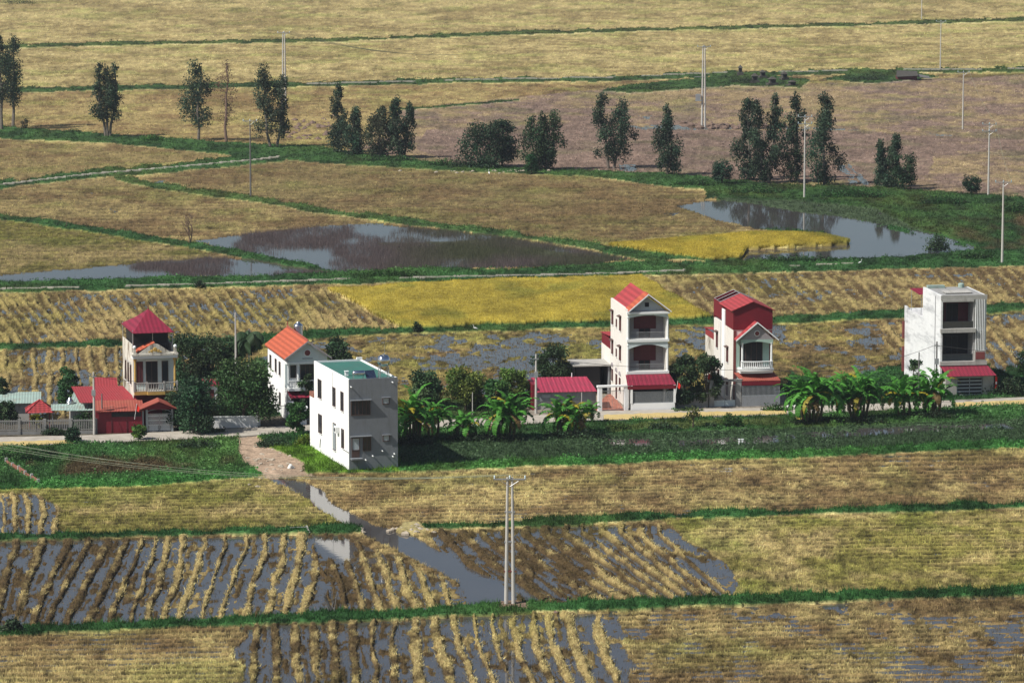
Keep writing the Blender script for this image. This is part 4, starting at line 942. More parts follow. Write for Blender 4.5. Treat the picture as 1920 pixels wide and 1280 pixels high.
# ---------------------------------------------------------------- 6. grey modern house, right
def grey_house():
    p = G(1762, 742); rz = rad(9)
    t = thing('grey_concrete_house', 'unpainted grey box-like house with open dark balconies and a column of vertical white fins', 'house', p, rz)
    W, D = 5.05, 7.6
    b = MB(); b.box(0,.2,0,D,-.3,10.9); b.box(W-.2,W,0,D,-.3,10.85); b.box(.2,W-.2,2.2,D,-.3,10.45)
    b.box(.2,W-.2,0,2.2,3.4,3.75); b.box(.2,W-.2,0,2.2,7.0,7.3)
    b.build('wall', m_weath, t)
    MB().box(.2,W-.2,-.05,D,10.452,10.85).build('roof', m_weath2, t)
    MB().box(-.04,W+.04,-.12,-.053,10.4,10.92).build('roof_edge', m_block, t)
    sk = MB().ribbed((.9,1.5,10.98), (3.9,1.5,10.98), (3.9,3.3,11.05), (.9,3.3,11.05), .2, .010).build('skylight_sheet', m_block, t)
    for zb in (3.75, 7.3):
        bk = MB().box(.2,3.75,2.12,2.197,zb+.003,zb+3.1).build('loggia_wall', m_wood if zb > 5 else m_dark, t)  # dark materials put the loggia's shade into the wall colour
        win_front(t, 1.2, 2.4, zb+.05, zb+2.4, y=2.12, pane=m_dark, mulls=1, frame=m_dkiron, name='balcony_door')
        win_front(t, .4, .85, zb+.9, zb+2.3, y=2.12, pane=m_dark, mulls=0)
        grille(t, .25, 3.6, .05, zb+.02, zb+.8, .5, m_dkiron, 'balcony_rail', r=.012)
        MB().box(.22,3.6,.03,.045,zb+.06,zb+.72).build('rail_glass', m_glass, t)
        MB().box(-.08,3.8,-.35,-.003,zb-.42,zb).build('balcony_slab', m_block, t)
    MB().box(.2,3.6,-.2,-.003,10.2,10.45).build('lintel', m_block, t)
    MB().box(3.6,3.75,.0,2.1,3.753,10.4).build('fin_wall', m_weath2, t)
    fr = MB()
    for i in range(6):
        x = 3.82+i*.185; fr.box(x,x+.08,-.14,.02,4.9,10.42)
    fr.build('vertical_fins', m_trim, t)
    MB().box(3.76,W-.2,.55,.63,3.753,10.4).build('fin_back_wall', m_dark, t)  # near-black colour stands for the shade between the fins
    q = MB().box(3.72,W-.1,-.3,.0,3.78,4.9).build('fin_box', m_block, t)
    MB().box(3.84,W-.2,-.33,-.303,3.95,4.75).build('fin_box_opening', m_brown, q)
    MB().box(3.8,W+.05,-.36,-.003,3.33,3.75).build('balcony_slab', m_block, t)
    MB().ribbed((W+.7,-1.9,2.35), (.35,-1.9,2.35), (-.15,-.1,3.3), (W+.1,-.1,3.3), .22, .010).build('awning', m_mag, t)
    # ground floor front room
    MB().box(.35,1.55,-1.2,-.003,-.3,2.3).build('front_wall', m_block, t); MB().box(4.45,W+.6,-1.2,-.003,-.3,2.3).build('front_wall', m_block, t)
    MB().box(1.55,4.45,-.9,-.85,0,2.3).build('shutter_backing', m_dark, t)
    sh = MB(); 
    for i in range(6): sh.box(1.6,4.4,-1.08,-1.03,.12+i*.38,.30+i*.38)
    for x in (1.58, 2.98, 4.36): sh.box(x,x+.06,-1.10,-1.0,0,2.3)
    sh.build('folding_shutter', m_iron, t)
    MB().box(1.4,4.6,-1.9,-1.2,-.1,.10).build('door_step', m_weath2, t)
    sg = MB().box(W+.68,W+.9,-1.5,-1.4,.9,2.2).build('sign_board', m_redcloth, t)
    MB().box(W+.72,W+.86,-1.515,-1.503,1.35,1.65).build('sign_face', m_trim, sg)
    MB().box(-.01,W,D+.003,15.2,-.3,7.6).build('rear_wing', m_weath, t)
    MB().box(-.05,0.1,14.0,15.25,6.2,7.9).build('rear_parapet', m_weath, t)
    for y0, z0, z1 in ((15.25,4.2,6.1),(15.25,.5,3.3)): MB().box(-.25,.2,y0-.05,y0+.2,z0,z1).build('rear_pier', m_brown, t)
    for x, y in ((.2,9.0),(.2,13.2),(2.6,13.2)): MB().tube([(x,y,7.6),(x,y,10.0)], .03, 5).build('canopy_post', m_galv, t)
    MB().ribbed((-.2,8.4,9.95), (-.2,12.6,10.12), (2.6,12.6,10.12), (2.6,8.4,9.95), .25, .010).build('terrace_canopy', m_mag, t)
    MB().box(.3,2.2,6.6,7.3,10.86,11.15).build('roof_tank', m_teal, t); MB().lathe([(.35,10.86),(.35,11.25),(.2,11.35)], (4.1,6.9,0), 12).build('roof_tank', m_teal, t)
    MB().tube([(-.04,2.2,10.6),(-.04,2.2,.2)], .04, 6).build('drain_pipe', m_galv, t)
    return t
gh = grey_house()

# ---------------------------------------------------------------- 7. pink-roofed shed, dark shelter, gates
def pink_shed():
    t = thing('pink_roofed_shed', 'low grey shed with a long magenta sheet roof beside the cream tower house', 'shed', G(1003, 769), rad(7))
    MB().box(0,6.5,0,3.4,-.3,2.0).build('wall', m_block, t)
    MB().box(0.02,6.48,-.05,-.003,.95,2.0).build('cladding', m_grey, t)
    MB().box(-.32,-.003,-.25,3.6,-.2,2.75).build('side_sheet', m_crims, t)
    MB().ribbed((6.55,-.5,1.95), (0,-.5,1.95), (0,3.6,2.95), (6.0,3.6,2.95), .3, .010).build('roof', m_pink, t)
    sg = MB().box(.75,1.65,-.09,-.053,1.35,1.7).build('notice', m_iron, t)
    MB().tube([(4.9,-.55,0),(4.9,-.55,1.9)], .05, 6).build('post', m_concpole, t)
    MB().tube([(4.4,3.5,2.9),(4.4,3.5,3.4)], .05, 6).build('vent_pipe', m_trim, t)
pink_shed()
def shelter():
    t = thing('open_shelter', 'dark open shelter with a thin pale flat roof behind the pink-roofed shed', 'shelter', G(1076, 741), rad(7))
    W, D, H = 4.0, 4.5, 3.15
    MB().box(-.1,W,-.2,D,H,H+.13).build('roof', m_block, t)
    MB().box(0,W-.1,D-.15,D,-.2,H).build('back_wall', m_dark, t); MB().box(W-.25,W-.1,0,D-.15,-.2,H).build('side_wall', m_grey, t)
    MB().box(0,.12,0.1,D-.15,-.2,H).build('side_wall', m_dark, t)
    MB().box(.3,2.9,.35,.42,-.2,H).build('shade_panel', m_dark, t)  # near-black walls and this added sheet paint the shelter's inner shade
shelter()
def gate(label, u, v, W, H, rz, post, bars, lw=True, pw=.42):
    t = thing('gate', label, 'gate', G(u, v), rz)
    for x in (0, W-pw): MB().box(x,x+pw,-.2,.2,-.2,H).build('gate_post', post, t)
    if lw: MB().box(-.1,W+.1,-.24,.24,H+.002,H+.2).build('lintel', post, t)
    for i in range(2):
        x0 = pw+.03+(W-2*pw-.06)*i/2; x1 = x0+(W-2*pw-.06)/2-.03
        g = grille(t, x0, x1, 0, .08, H-.35, .14, bars, 'gate_leaf', r=.014)
        if post is m_weath2: MB().box(x0+.02,x1-.02,-.02,.012,.1,.75).build('kick_panel', m_fadedblue, g)
    return t
gate('white-framed gate with thin bars in front of the red-paved yard', 1121, 771, 3.25, 2.55, R12, m_white, m_galv)
gate('grey concrete gate frame with a barred gate left of the crimson-topped house', 1329, 764, 3.5, 2.75, R12, m_weath2, m_iron, pw=.55)
t = thing('yard_wall', 'low mottled concrete wall between the cream tower house and the grey gate', 'wall', G(1268, 766), rad(10))
MB().box(0,3.45,0,.18,-.2,1.55).build('wall_panel', m_weath2, t); MB().box(-.02,3.47,-.04,.22,1.552,1.66).build('coping', m_block, t)
gate('dark barred gate between white posts before the orange-roofed house', 478, 800, 4.0, 2.5, R12, m_white, m_dkiron, lw=False, pw=.55)
def white_wall():
    t = thing('garden_wall', 'low white garden wall in tree shade left of the dark gate', 'wall', G(394, 804), rad(9))
    MB().box(0,4.9,0,.2,-.2,1.15).build('wall_panel', m_white, t); MB().box(-.03,4.93,-.04,.24,1.152,1.25).build('coping', m_trim, t)
    t = thing('gate_pillar', 'white pillar with a flat cap beside the bushy tree before the orange roof', 'pillar', G(569, 796), rad(9))
    MB().box(-.3,.3,-.3,.3,-.2,1.75).build('shaft', m_white, t); MB().box(-.42,.42,-.42,.42,1.753,1.9).build('cap', m_trim, t)
    t = thing('garden_shed', 'small white hut with a magenta roof among the trees left of the orange-roofed house', 'shed', G(385, 760), rad(9))
    MB().box(0,1.3,0,1.6,-.2,2.2).build('wall', m_white, t); MB().slab([(-.2,-.3,2.2),(1.5,-.3,2.2),(1.5,1.8,2.6),(-.2,1.8,2.6)], .06).build('roof', m_mag, t)
    MB().box(.35,.95,-.04,-.003,0,1.7).build('door', m_wood, t)
white_wall()

# ---------------------------------------------------------------- 8. clutter around the weathered house
def red_garage():
    t = thing('crimson_garage', 'long crimson sheet-metal garage with patched red roofs below the weathered house', 'garage', G(180, 814), rad(8))
    W = 4.7
    MB().box(0,W,0,5.0,-.3,2.35).build('wall', m_crims, t)
    MB().box(1.6,W-.1,-.05,-.003,1.75,2.2).build('vent_strip', m_dark, t)
    for x in (1.55, 3.1): MB().box(x,x+.06,-.06,-.003,0,1.72).build('door_seam', m_wood, t)
    MB().ribbed((W+.15,-.35,2.35), (.0,-.35,2.35), (.0,3.2,2.95), (W+.15,3.2,2.95), .28, .010).build('roof', m_rust, t)
    MB().ribbed((W-.2,3.22,2.72), (-1.5,3.22,2.75), (-2.2,8.0,3.75), (W-1.6,8.0,3.7), .28, .010).build('roof', m_oldred, t)
    MB().ribbed((2.6,8.1,3.55), (.2,8.1,3.55), (.2,10.5,4.3), (2.6,10.5,4.2), .28, .010).build('roof', m_oldred, t)
    MB().box(-1.3,2.4,5.05,10,-.3,2.9).build('rear_wall', m_block, t)
red_garage()
def teal_shed():
    t = thing('teal_roofed_shed', 'shed with a large faded teal sheet roof left of the crimson garage', 'shed', G(132, 806), rad(8))
    MB().box(.1,2.3,.2,7,-.3,2.0).build('wall', m_block, t)
    MB().ribbed((2.5,-.2,2.0), (-.4,-.2,2.0), (.9,8.5,3.2), (3.6,8.5,3.2), .28, .010).build('roof', m_teal, t)
    t = thing('lean_to', 'low flat pale teal canopy behind the concrete fence', 'canopy', G(98, 806), rad(6))
    for x in (.05, 2.1):
        for y in (0, 2.0): MB().tube([(x,y,-.1),(x,y,2.05)], .05, 6).build('post', m_galv, t)
    MB().ribbed((2.3,-.3,2.05), (-.1,-.3,2.05), (-.1,2.3,2.3), (2.3,2.3,2.3), .28, .010).build('roof', m_teal, t)
    t = thing('long_low_shed', 'long low shed with a pale blue-green roof at the left edge behind the gazebo', 'shed', G(8, 790), rad(6))
    MB().box(.1,3.6,.1,3.4,-.3,1.9).build('wall', m_block, t)
    MB().ribbed((3.8,-.3,1.9), (-.6,-.3,1.9), (-.6,3.6,2.5), (3.8,3.6,2.5), .28, .010).build('roof', m_teal, t)
teal_shed()
def gazebo():
    t = thing('gazebo', 'small square gazebo with a red tiled pyramid roof behind the concrete fence', 'gazebo', G(75, 803), rad(8))
    s = 1.25
    for x in (-1, 1):
        for y in (-1, 1): MB().tube([(x,y,-.1),(x,y,1.9)], .07, 6).build('post', m_brown, t)
    mb = MB().add([(-s-.2,-s-.2,1.85),(s+.2,-s-.2,1.85),(s+.2,s+.2,1.85),(-s-.2,s+.2,1.85),(0,0,2.95)], [(0,3,2,1),(0,1,4),(1,2,4),(2,3,4),(3,0,4)])
    rf = mb.build('roof', m_redroof, t)
    h = MB()
    for x, y in ((-1,-1),(1,-1),(1,1),(-1,1)): h.tube([(x*(s+.2),y*(s+.2),1.9),(0,0,3.0)], .06, 5)
    for k in range(1, 6):
        q = k/6; h.tube([(-(s+.2)*(1-q)+0, -(s+.2)*(1-q)-.0, 1.88+1.1*q), ((s+.2)*(1-q), -(s+.2)*(1-q), 1.88+1.1*q)], .03, 4)
    h.build('roof_tiles', m_redroof, rf)
gazebo()
steel_tank('round shiny steel tank on the flat teal canopy', G(130, 802)+Vector((0,1.0,2.25)), rad(20), .38, .3, 'upright')
def conc_fence():
    t = thing('concrete_fence', 'grey concrete picket fence with square posts along the left of the road', 'fence', G(-60, 817), rad(4.5))
    L = 12.9; n = 5
    for i in range(n+1):
        x = L*i/n; MB().box(x-.14,x+.14,-.14,.14,-.2,1.65).build('post', m_fence, t)
    for i in range(n):
        x0 = L*i/n+.14; x1 = L*(i+1)/n-.14; b = MB(); b.box(x0,x1,-.06,.06,-.2,.4); b.box(x0,x1,-.05,.05,.5,.58); b.box(x0,x1,-.05,.05,1.4,1.5)
        k = 13
        for j in range(k):
            c = x0+(x1-x0)*(j+.5)/k; b.box(c-.04,c+.04,-.03,.03,.402,1.58)
        b.build('picket_panel', m_fence, t)
conc_fence()
def porch_gate():
    t = thing('gatehouse', 'gateway with a red gable roof and pale grey iron gates below the weathered house', 'gate', G(266, 811), rad(9))
    W = 3.3
    for x in (0, .42, W-.3): MB().box(x,x+.2,-.12,.12,-.2,2.5).build('gate_post', m_iron, t)
    for i in range(2):
        x0 = .65+i*1.2; g = grille(t, x0, x0+1.1, 0, .08, 1.95, .11, m_trim, 'gate_leaf', r=.02, hor=4)
        MB().box(x0+.1,x0+1.0,-.015,.012,.2,.7).build('kick_panel', m_iron, g)
    r = MB(); xm = 1.75
    r.slab([(-.5,-.9,2.45),(xm,-.9,3.35),(xm,1.6,3.35),(-.5,1.6,2.45)], .08); r.slab([(xm,-.9,3.35),(W+.5,-.9,2.45),(W+.5,1.6,2.45),(xm,1.6,3.35)], .08)
    r.build('roof', m_rust, t)
    MB().prism([(-.2,2.42),(W+.2,2.42),(xm,3.2)], 'y', -.4, -.3).build('gable', m_crims, t)
    b = MB(); 
    for i in range(8):
        a = math.pi*i/8; a1 = math.pi*(i+1)/8
        b.tube([(xm-1.3*math.cos(a),-.1,2.0+.4*math.sin(a)),(xm-1.3*math.cos(a1),-.1,2.0+.4*math.sin(a1))], .03, 5)
    b.build('arch_bar', m_iron, t)
porch_gate()
flag('flag', 'orange-red flag drooping from the gateway roof of the weathered house', G(258, 812)+Vector((-.2,-1.0,1.6)))
flag('flag', 'red flag hanging at the right porch post of the cream tower house', on_house(th, 4.75, -2.25, 1.6))
flag('flag', 'red flag on the left post of the grey concrete gate', G(1329, 764)+Vector((-.3,-.1,2.2)))
# ================================================================ poles and wires
def pole(label, u, v, vtop, kind='single', r=.15, group=None, name='utility_pole', mt=None, du=0):
    z = 0.0; p = G(u, v, z); H = (v-vtop)/sc(v)/CT*1.0
    t = thing(name, label, 'utility pole', p, 0, group); mt = mt or m_concpole
    if kind == 'double':
        g = .30
        for s in (-1, 1): MB().tube([(s*g,0,-.3),(s*g*.62,0,H)], [r*1.15,r*.62], 10).build('post', mt, t)
        for q in (.27, .5, .73):
            w_ = g*(1-.38*q)+.2; MB().box(-w_,w_,-.10,.10,H*q-.06,H*q+.06).build('tie_band', m_galv if q != .27 else m_brown, t)
        top = H-.15
    else:
        MB().tube([(0,0,-.3),(0,0,H)], [r*1.1,r*.62], 10).build('post', mt, t); top = H-.2
    if kind in ('single', 'double', 'transformer', 'cross2'):
        for k, zz in enumerate((top,) if kind != 'cross2' else (top, top-1.1)):
            L = 1.15 if kind != 'double' else 1.3
            ca = MB().box(-L,L,-.05-.1,.05-.1,zz-.05,zz+.05)
            ca.tube([(-L*.7,-.1,zz),(0,-.1,zz-.6)], .02, 4); ca.tube([(L*.7,-.1,zz),(0,-.1,zz-.6)], .02, 4)
            c = ca.build('crossarm', m_galv, t)
            for x in (-L+.08, 0, L-.08): MB().lathe([(.05,0),(.09,.06),(.05,.12),(.09,.18),(.04,.26)], (x,-.1,zz+.05), 8).build('insulator', m_ceram, c)
    if kind == 'small':
        c = MB().box(-.3,.3,-.14,-.08,top-.3,top-.22).build('bracket', m_galv, t)
        bx = MB().box(-.2,.2,-.36,-.14,top-2.2,top-1.6).build('junction_box', m_galv, t)
    return t, p, H
P = {}
def tip(k, dx=0, dz=0): t, p, H = P[k]; return Vector((p.x+dx, p.y-.1, H+dz))
P['near'] = pole('tall twin concrete pole standing in the flooded stubble, nearest to the camera', 956, 1135, 893, 'double', .155)
P['mid'] = pole('twin concrete pole carrying a transformer platform, right of centre beyond the tree row', 1319, 240, 88, 'double', .2)
P['far'] = pole('twin concrete pole rising behind the dark eucalyptus pair at upper left', 533, 198, 62, 'double', .2)
P['r1'] = pole('concrete pole in the far straw field by the distant path', 1763, 131, 40, 'single', .14, 'roadside power poles')
P['r0'] = pole('farthest pole, cut by the top edge of the photo', 1728, 37, -35, 'single', .14, 'roadside power poles')
P['r2'] = pole('pole in the brown field right of the twin pole, farther than the bushy canal', 1805, 243, 135, 'single', .15, 'roadside power poles')
P['r3'] = pole('pole with two crossarms at the canal near the right edge', 1853, 367, 232, 'cross2', .16, 'roadside power poles')
P['r4'] = pole('pale pole on the grassy bank at the right edge, right of the pond', 1879, 495, 340, 'single', .17, 'roadside power poles')
P['c'] = pole('dark pole with two crossarms standing between the tall eucalyptus at the pond', 1508, 373, 218, 'cross2', .15, mt=m_concpole)
P['l'] = pole('dark slender pole on the diagonal grass bank at left', 470, 370, 226, 'single', .14, mt=m_darkpole)
t = P['mid'][0]; H = P['mid'][2]
MB().box(-1.6,-.3,-.5,.3,H*.33,H*.33+.1).build('platform', m_galv, t)
tb = MB().box(-1.5,-.6,-.4,.2,H*.33+.1,H*.33+1.3).build('transformer', m_grey, t)
b = MB()
for i in range(5): b.box(-1.56,-1.502,-.35+.12*i,-.30+.12*i,H*.33+.2,H*.33+1.2)
b.build('cooling_fins', m_grey, tb)
MB().box(-1.8,.3,-.14,-.06,H*.62,H*.62+.1).build('crossarm', m_galv, t)
P['s1'] = pole('concrete street pole with a meter box between the fence and the crimson garage', 177, 815, 697, 'small', .14)
P['s2'] = pole('short dark post beside the crimson garage door', 192, 812, 738, 'plain', .10, mt=m_darkpole, name='post')
P['s3'] = pole('pole rising behind the garden trees left of the palm', 443, 760, 586, 'plain', .13)
P['s4'] = pole('concrete street pole with meter boxes in front of the pink-roofed shed', 1005, 776, 664, 'small', .14)
P['s5'] = pole('thin dark pole among bushes left of the pink-roofed shed', 975, 756, 690, 'plain', .09, mt=m_darkpole)
P['s6'] = pole('dark street pole with coiled cable left of the grey concrete house', 1755, 758, 640, 'small', .12, mt=m_darkpole)
P['s7'] = pole('short dark post behind the banana plants left of the grey concrete house', 1722, 755, 660, 'plain', .10, mt=m_darkpole, name='post')
P['t1'] = pole('thin bare stake by the ditch among the bushes near the banana plants', 886, 780, 735, 'plain', .06, name='stake', mt=m_concpole)
def wire(label, a, b, sag, r=.022, m=m_wire, group=None, n=16):
    pts = [a.lerp(b, i/n)-Vector((0,0,4*sag*(i/n)*(1-i/n))) for i in range(n+1)]
    o = MB().tube([p-a for p in pts], r, 4).build('power_line', m); o.location = a
    tag(o, label, 'power line', group)
for dx, (u, v, h), lb in zip((-1.2, 0, 1.1, -.3), ((-260,768,9.5),(-260,779,9.5),(-260,773,9.4),(-260,784,9.3)),
        ('topmost of four thin cables running low from the left edge to the near twin pole', 'third from the top of the four thin cables to the near twin pole',
         'second from the top of the four thin cables to the near twin pole', 'lowest of the four thin cables from the left edge to the near twin pole')):
    wire(lb, Vector(px2g(u, v, h)+(h,)), tip('near', dx, .2), 2.2, .012, group='cables to the near twin pole')
for dx, lb in ((-1.0, 'left of three pale high cables leaving the twin pole at upper left'), (0, 'middle of three pale high cables leaving the twin pole at upper left'), (1.0, 'right of three pale high cables leaving the twin pole at upper left')):
    wire(lb, tip('far', dx, .2), Vector(px2g(860, 103, 6)+(6.,)), 1.5, .035, group='cables of the far twin pole')
wire('dark street cable from the left edge to the pole by the crimson garage', Vector(px2g(-60, 735, 6)+(6.,)), tip('s1', 0, -.3), .6, .02, m_dkwire)
wire('dark street cable from the garage pole past the weathered house', tip('s1', 0, -.3), Vector(px2g(330, 712, 5.5)+(5.5,)), .4, .02, m_dkwire)
wire('dark street cable crossing the cream tower house to the crimson-topped house', tip('s4', 0, -.3), Vector(px2g(1440, 692, 4)+(4.,)), .5, .02, m_dkwire)
wire('dark street cable rising over the banana plants to the pole by the grey house', Vector(px2g(1440, 692, 4)+(4.,)), tip('s6', 0, -.3), 1.2, .02, m_dkwire)
wire('dark street cable running right from the grey house to the edge', tip('s6', 0, -.4), Vector(px2g(2100, 662, 6)+(6.,)), .5, .02, m_dkwire)
for a, b_ in (('r1','r2'),('r2','r3'),('r3','r4')):
    nm = {'r1':'between the two farthest full poles at right','r2':'between the brown-field pole and the canal pole','r3':'between the canal pole and the pale bank pole'}[a]
    for dx in (1.05,): wire('thin cable '+nm, tip(a, dx, .1), tip(b_, dx, .1), 1.0, .016)
# ================================================================ trees and shrubs
m_bark = mat('pale_bark', (.20,.17,.14), .9, .35, 3, c2=(.09,.075,.06))
m_bark2 = mat('dark_bark', (.09,.07,.05), .9, .35, 3)
m_deadbark = mat('dry_bark', (.20,.13,.10), .9, .3, 3)
m_banstem = mat('banana_stem', (.16,.13,.05), .8, .4, 2, c2=(.07,.06,.03))
T_EUC = c3((.036,.066,.036)); T_DARK = c3((.024,.048,.019)); T_MID = c3((.030,.082,.020)); T_LIGHT = c3((.085,.15,.022)); T_YEL = c3((.12,.16,.02))
def leafquads(g, C, Rr, n, size, tone, droop=.0, toneamp=.5):
    """n leaf cards spread through ellipsoid clumps: centres C (k,3), radii Rr (k,3)"""
    k = len(C); w_ = (Rr[:, 0]*Rr[:, 1]*Rr[:, 2])**.6; ci = g.choice(k, n, p=w_/w_.sum())
    d = g.normal(size=(n, 3)); d /= np.linalg.norm(d, axis=1)[:, None]
    d *= (g.random(n)**.6)[:, None]
    P = C[ci]+d*Rr[ci]
    a = g.normal(size=(n, 3)); a[:, 2] -= droop; a /= np.linalg.norm(a, axis=1)[:, None]
    b = np.cross(a, g.normal(size=(n, 3))); b /= np.linalg.norm(b, axis=1)[:, None]
    s = (size*(.6+.8*g.random(n)))[:, None]
    V = np.stack([P-a*s*.5, P-b*s*.30, P+a*s*.5, P+b*s*.30], 1).reshape(-1, 3)
    ct = 1+toneamp*(g.random(k)-.5)*2
    col = tone*(ct[ci]*(.65+.7*g.random(n)))[:, None]
    col[:, 0] *= (.8+.5*g.random(k))[ci]
    return V, np.repeat(col, 4, 0)
def tree(name, label, u, v, vtop, wpx, style='round', tone=T_DARK, n=2600, size=.30, seed=0, stems=1, lo=None, group=None, cat='tree', bark=None, gaps=.0, lean=0.):
    g = np.random.default_rng(seed*977+int(u)); p = G(u, v); s = sc(v)
    H = (v-vtop)/s/CT; W = wpx/s
    t = thing(name, label, cat, p, 0, group)
    tr = MB(); C = []; Rr = []
    if style == 'euca':
        lo = .24 if lo is None else lo
        for k in range(stems):
            off = 0 if stems == 1 else (k/(stems-1)-.5)*W*.46
            n = int(n*1.2); hk = H*(1 if stems == 1 else (1-.13*g.random()*(k != seed % stems)))
            wk = W*1.25 if stems == 1 else W*(.84 if stems == 2 else .66)
            pts = [Vector((off*.25, 0, -.2))]
            for j in range(1, 6):
                q = j/5; pts.append(Vector((off*(.25+.75*min(1, q*1.6))+lean*H*q+.04*W*g.normal(), .04*W*g.normal(), hk*q*.93)))
            r0 = .016*H+.05; tr.tube(pts, [r0*(1-.8*j/5) for j in range(6)], 7)
            n = int(n*(1.7 if k == 0 else 1)); nc = int(26+6*g.random())
            for c in range(nc):
                q = lo+(.97-lo)*((c+.5)/nc)
                if g.random() < gaps+.12 and .1 < c/nc < .85: continue
                qq = (q-lo)/(1-lo); env = (.40+.75*math.sin(math.pi*min(1, qq*.80+.18)))*(1-.62*qq**3)*(.72+.45*g.random())
                j = min(4, int(q/.93*5)); ax = pts[j].lerp(pts[j+1], min(1, q/.93*5-j))
                a = g.random()*6.283; rr = wk*.5*env*(.10+.68*g.random())
                c_ = np.array([ax.x+rr*math.cos(a), rr*math.sin(a), hk*q]); rad_ = wk*(.11+.15*g.random())*(.6+.5*env)
                C.append(c_); Rr.append([rad_, rad_, rad_*(1.05+.6*g.random())])
                if c % 2 == 0: tr.tube([ax-Vector((0,0,.08*hk)), Vector(c_)], [r0*.28, .02], 4)
        droop = .9
    elif style == 'round':
        lo = .14 if lo is None else lo
        n = int(n*1.6); r0 = .022*H+.06; fork = Vector((0,0,H*(lo+.12)))
        tr.tube([(0,0,-.2), (.03*W*g.normal(),0,H*lo*.6), fork], [r0, r0*.8, r0*.65], 7)
        nc = int(22+W*2)
        for c in range(nc):
            q = g.random(); z = lo+(1-lo)*(.10+.82*q); qq = (z-lo)/(1-lo)
            env = math.sqrt(max(.05, 1-((qq-.42)/.60)**2)); a = g.random()*6.283
            rr = W*.5*env*(.25+.55*math.sqrt(g.random())); rad_ = W*(.15+.10*g.random())
            rr = min(rr, W*.5-rad_*.7); c_ = np.array([rr*math.cos(a), rr*math.sin(a), min(H*z, H-rad_*.75)])
            C.append(c_); Rr.append([rad_, rad_, rad_*(.7+.4*g.random())])
            if c % 3 == 0: tr.tube([fork, Vector(c_)*.6+fork*.4+Vector((0,0,.1*H)), Vector(c_)], [r0*.5, r0*.3, .02], 5)
        droop = .15
    elif style == 'shrub':
        nc = max(6, int(5+W*2.2))
        for c in range(nc):
            a = (c+.5)/nc*2-1; h = H*(1-.45*a*a)*(.7+.3*g.random())
            rad_ = min(W*.25, H*.5)*(.8+.5*g.random()); x = a*(W*.5-rad_*.6)
            C.append([x, g.normal()*.12*min(W, 3), max(rad_*.4, h-rad_*.9)]); Rr.append([rad_, rad_, rad_*.9])
            C.append([x, g.normal()*.1, h*.35]); Rr.append([rad_, rad_, h*.4])
            tr.tube([(x*.3,0,-.1), (x,0,h*.6)], [.03,.012], 4)
        droop = 0
    elif style == 'bare':
        def br(p0, d, L, r, dep):
            p1 = p0+d*L; tr.tube([p0, p1], [r, r*.6], 4)
            if dep == 0:
                return
            for i in range(3):
                dd = (d+Vector(g.normal(size=3))*.42).normalized(); dd.z = abs(dd.z)*.8+.25; br(p0+d*L*(.45+.5*i/2), dd.normalized(), L*.62, r*.55, dep-1)
        for k in range(stems): br(Vector((0,0,-.1)), Vector((.18*g.normal(),.1*g.normal(),1)).normalized(), H*.42, .018*H, 4)
        for i in range(8):
            q = .3+.65*i/8; C.append([W*.25*g.normal()*(1-.4*q), W*.2*g.normal(), H*q]); Rr.append([W*.22, W*.22, H*.1])
        droop = .5
    tr.build('trunk' if style != 'shrub' else 'stem', bark or (m_bark if style == 'euca' else m_bark2), t)
    if n > 0:
        V, Cc = leafquads(g, np.array(C, float), np.array(Rr, float), n, max(size, 1.9/s), tone, droop)
        V[:, 2] = np.maximum(V[:, 2], .02)
        npmesh('crown', V, 4, M_leaf, np.clip(Cc, .004, .9), parent=t)
    return t
GE = 'eucalyptus trees along the canal'
def euca(label, u, v, vt, w_, **k): return tree('eucalyptus', label, u, v, vt, w_, 'euca', **{**dict(tone=T_EUC, n=2600, size=.34, group=GE), **k})
euca('tall eucalyptus cut by the left edge of the photo', 3, 245, 62, 44, seed=1, n=2400, lo=.3)
euca('tall airy eucalyptus, second from the left edge', 24, 240, 70, 58, seed=2, gaps=.15, n=2200, lean=.04, lo=.3)
euca('lone three-stemmed eucalyptus at left with the bright straw field behind it', 202, 258, 116, 64, seed=3, stems=3, lo=.26, gaps=.1)
euca('eucalyptus just left of the reddish dry tree', 372, 265, 117, 60, seed=4, lo=.24, gaps=.08)
euca('reddish-brown dried-out eucalyptus with few leaves', 425, 268, 112, 42, seed=5, tone=c3((.13,.085,.06)), n=900, size=.22, gaps=.15, bark=m_deadbark, lo=.22)
euca('broad eucalyptus in front of the far twin pole', 513, 278, 128, 78, seed=6, stems=2, lo=.22, n=3400, gaps=.08)
euca('pointed narrow eucalyptus, tallest of the dense group right of the far twin pole', 636, 288, 158, 42, seed=7, lo=.08, n=2600)
euca('shorter rounded eucalyptus touching the pointed narrow one', 664, 292, 205, 44, seed=8, lo=.12, tone=T_EUC*1.25)
euca('brownish bushy eucalyptus left of the twin-peaked one', 712, 297, 202, 54, seed=9, lo=.1, tone=T_EUC*c3((1.25,.95,.9)), n=2600)
euca('dense eucalyptus with two peaks at the right end of its group', 754, 298, 183, 54, seed=10, stems=2, lo=.13, n=3200)
tree('leafy_tree', 'wide dark green tree mass sloping down to the left above the white bird', 905, 316, 232, 96, 'round', T_DARK*c3((.9,1.15,1.3)), 3600, .36, 11, lo=.02, group='leafy trees along the canal')
tree('leafy_tree', 'upright dark green tree joined to the right side of the sloping tree mass', 942, 314, 221, 60, 'round', T_DARK*c3((1,1.1,1.3)), 3000, .34, 12, lo=.03, group='leafy trees along the canal')
tree('leafy_tree', 'ragged spreading tree with see-through gaps beside the bright green bush', 1018, 320, 214, 96, 'euca', T_DARK*1.15, 3000, .34, 13, stems=3, lo=.12, gaps=.15, group='leafy trees along the canal')
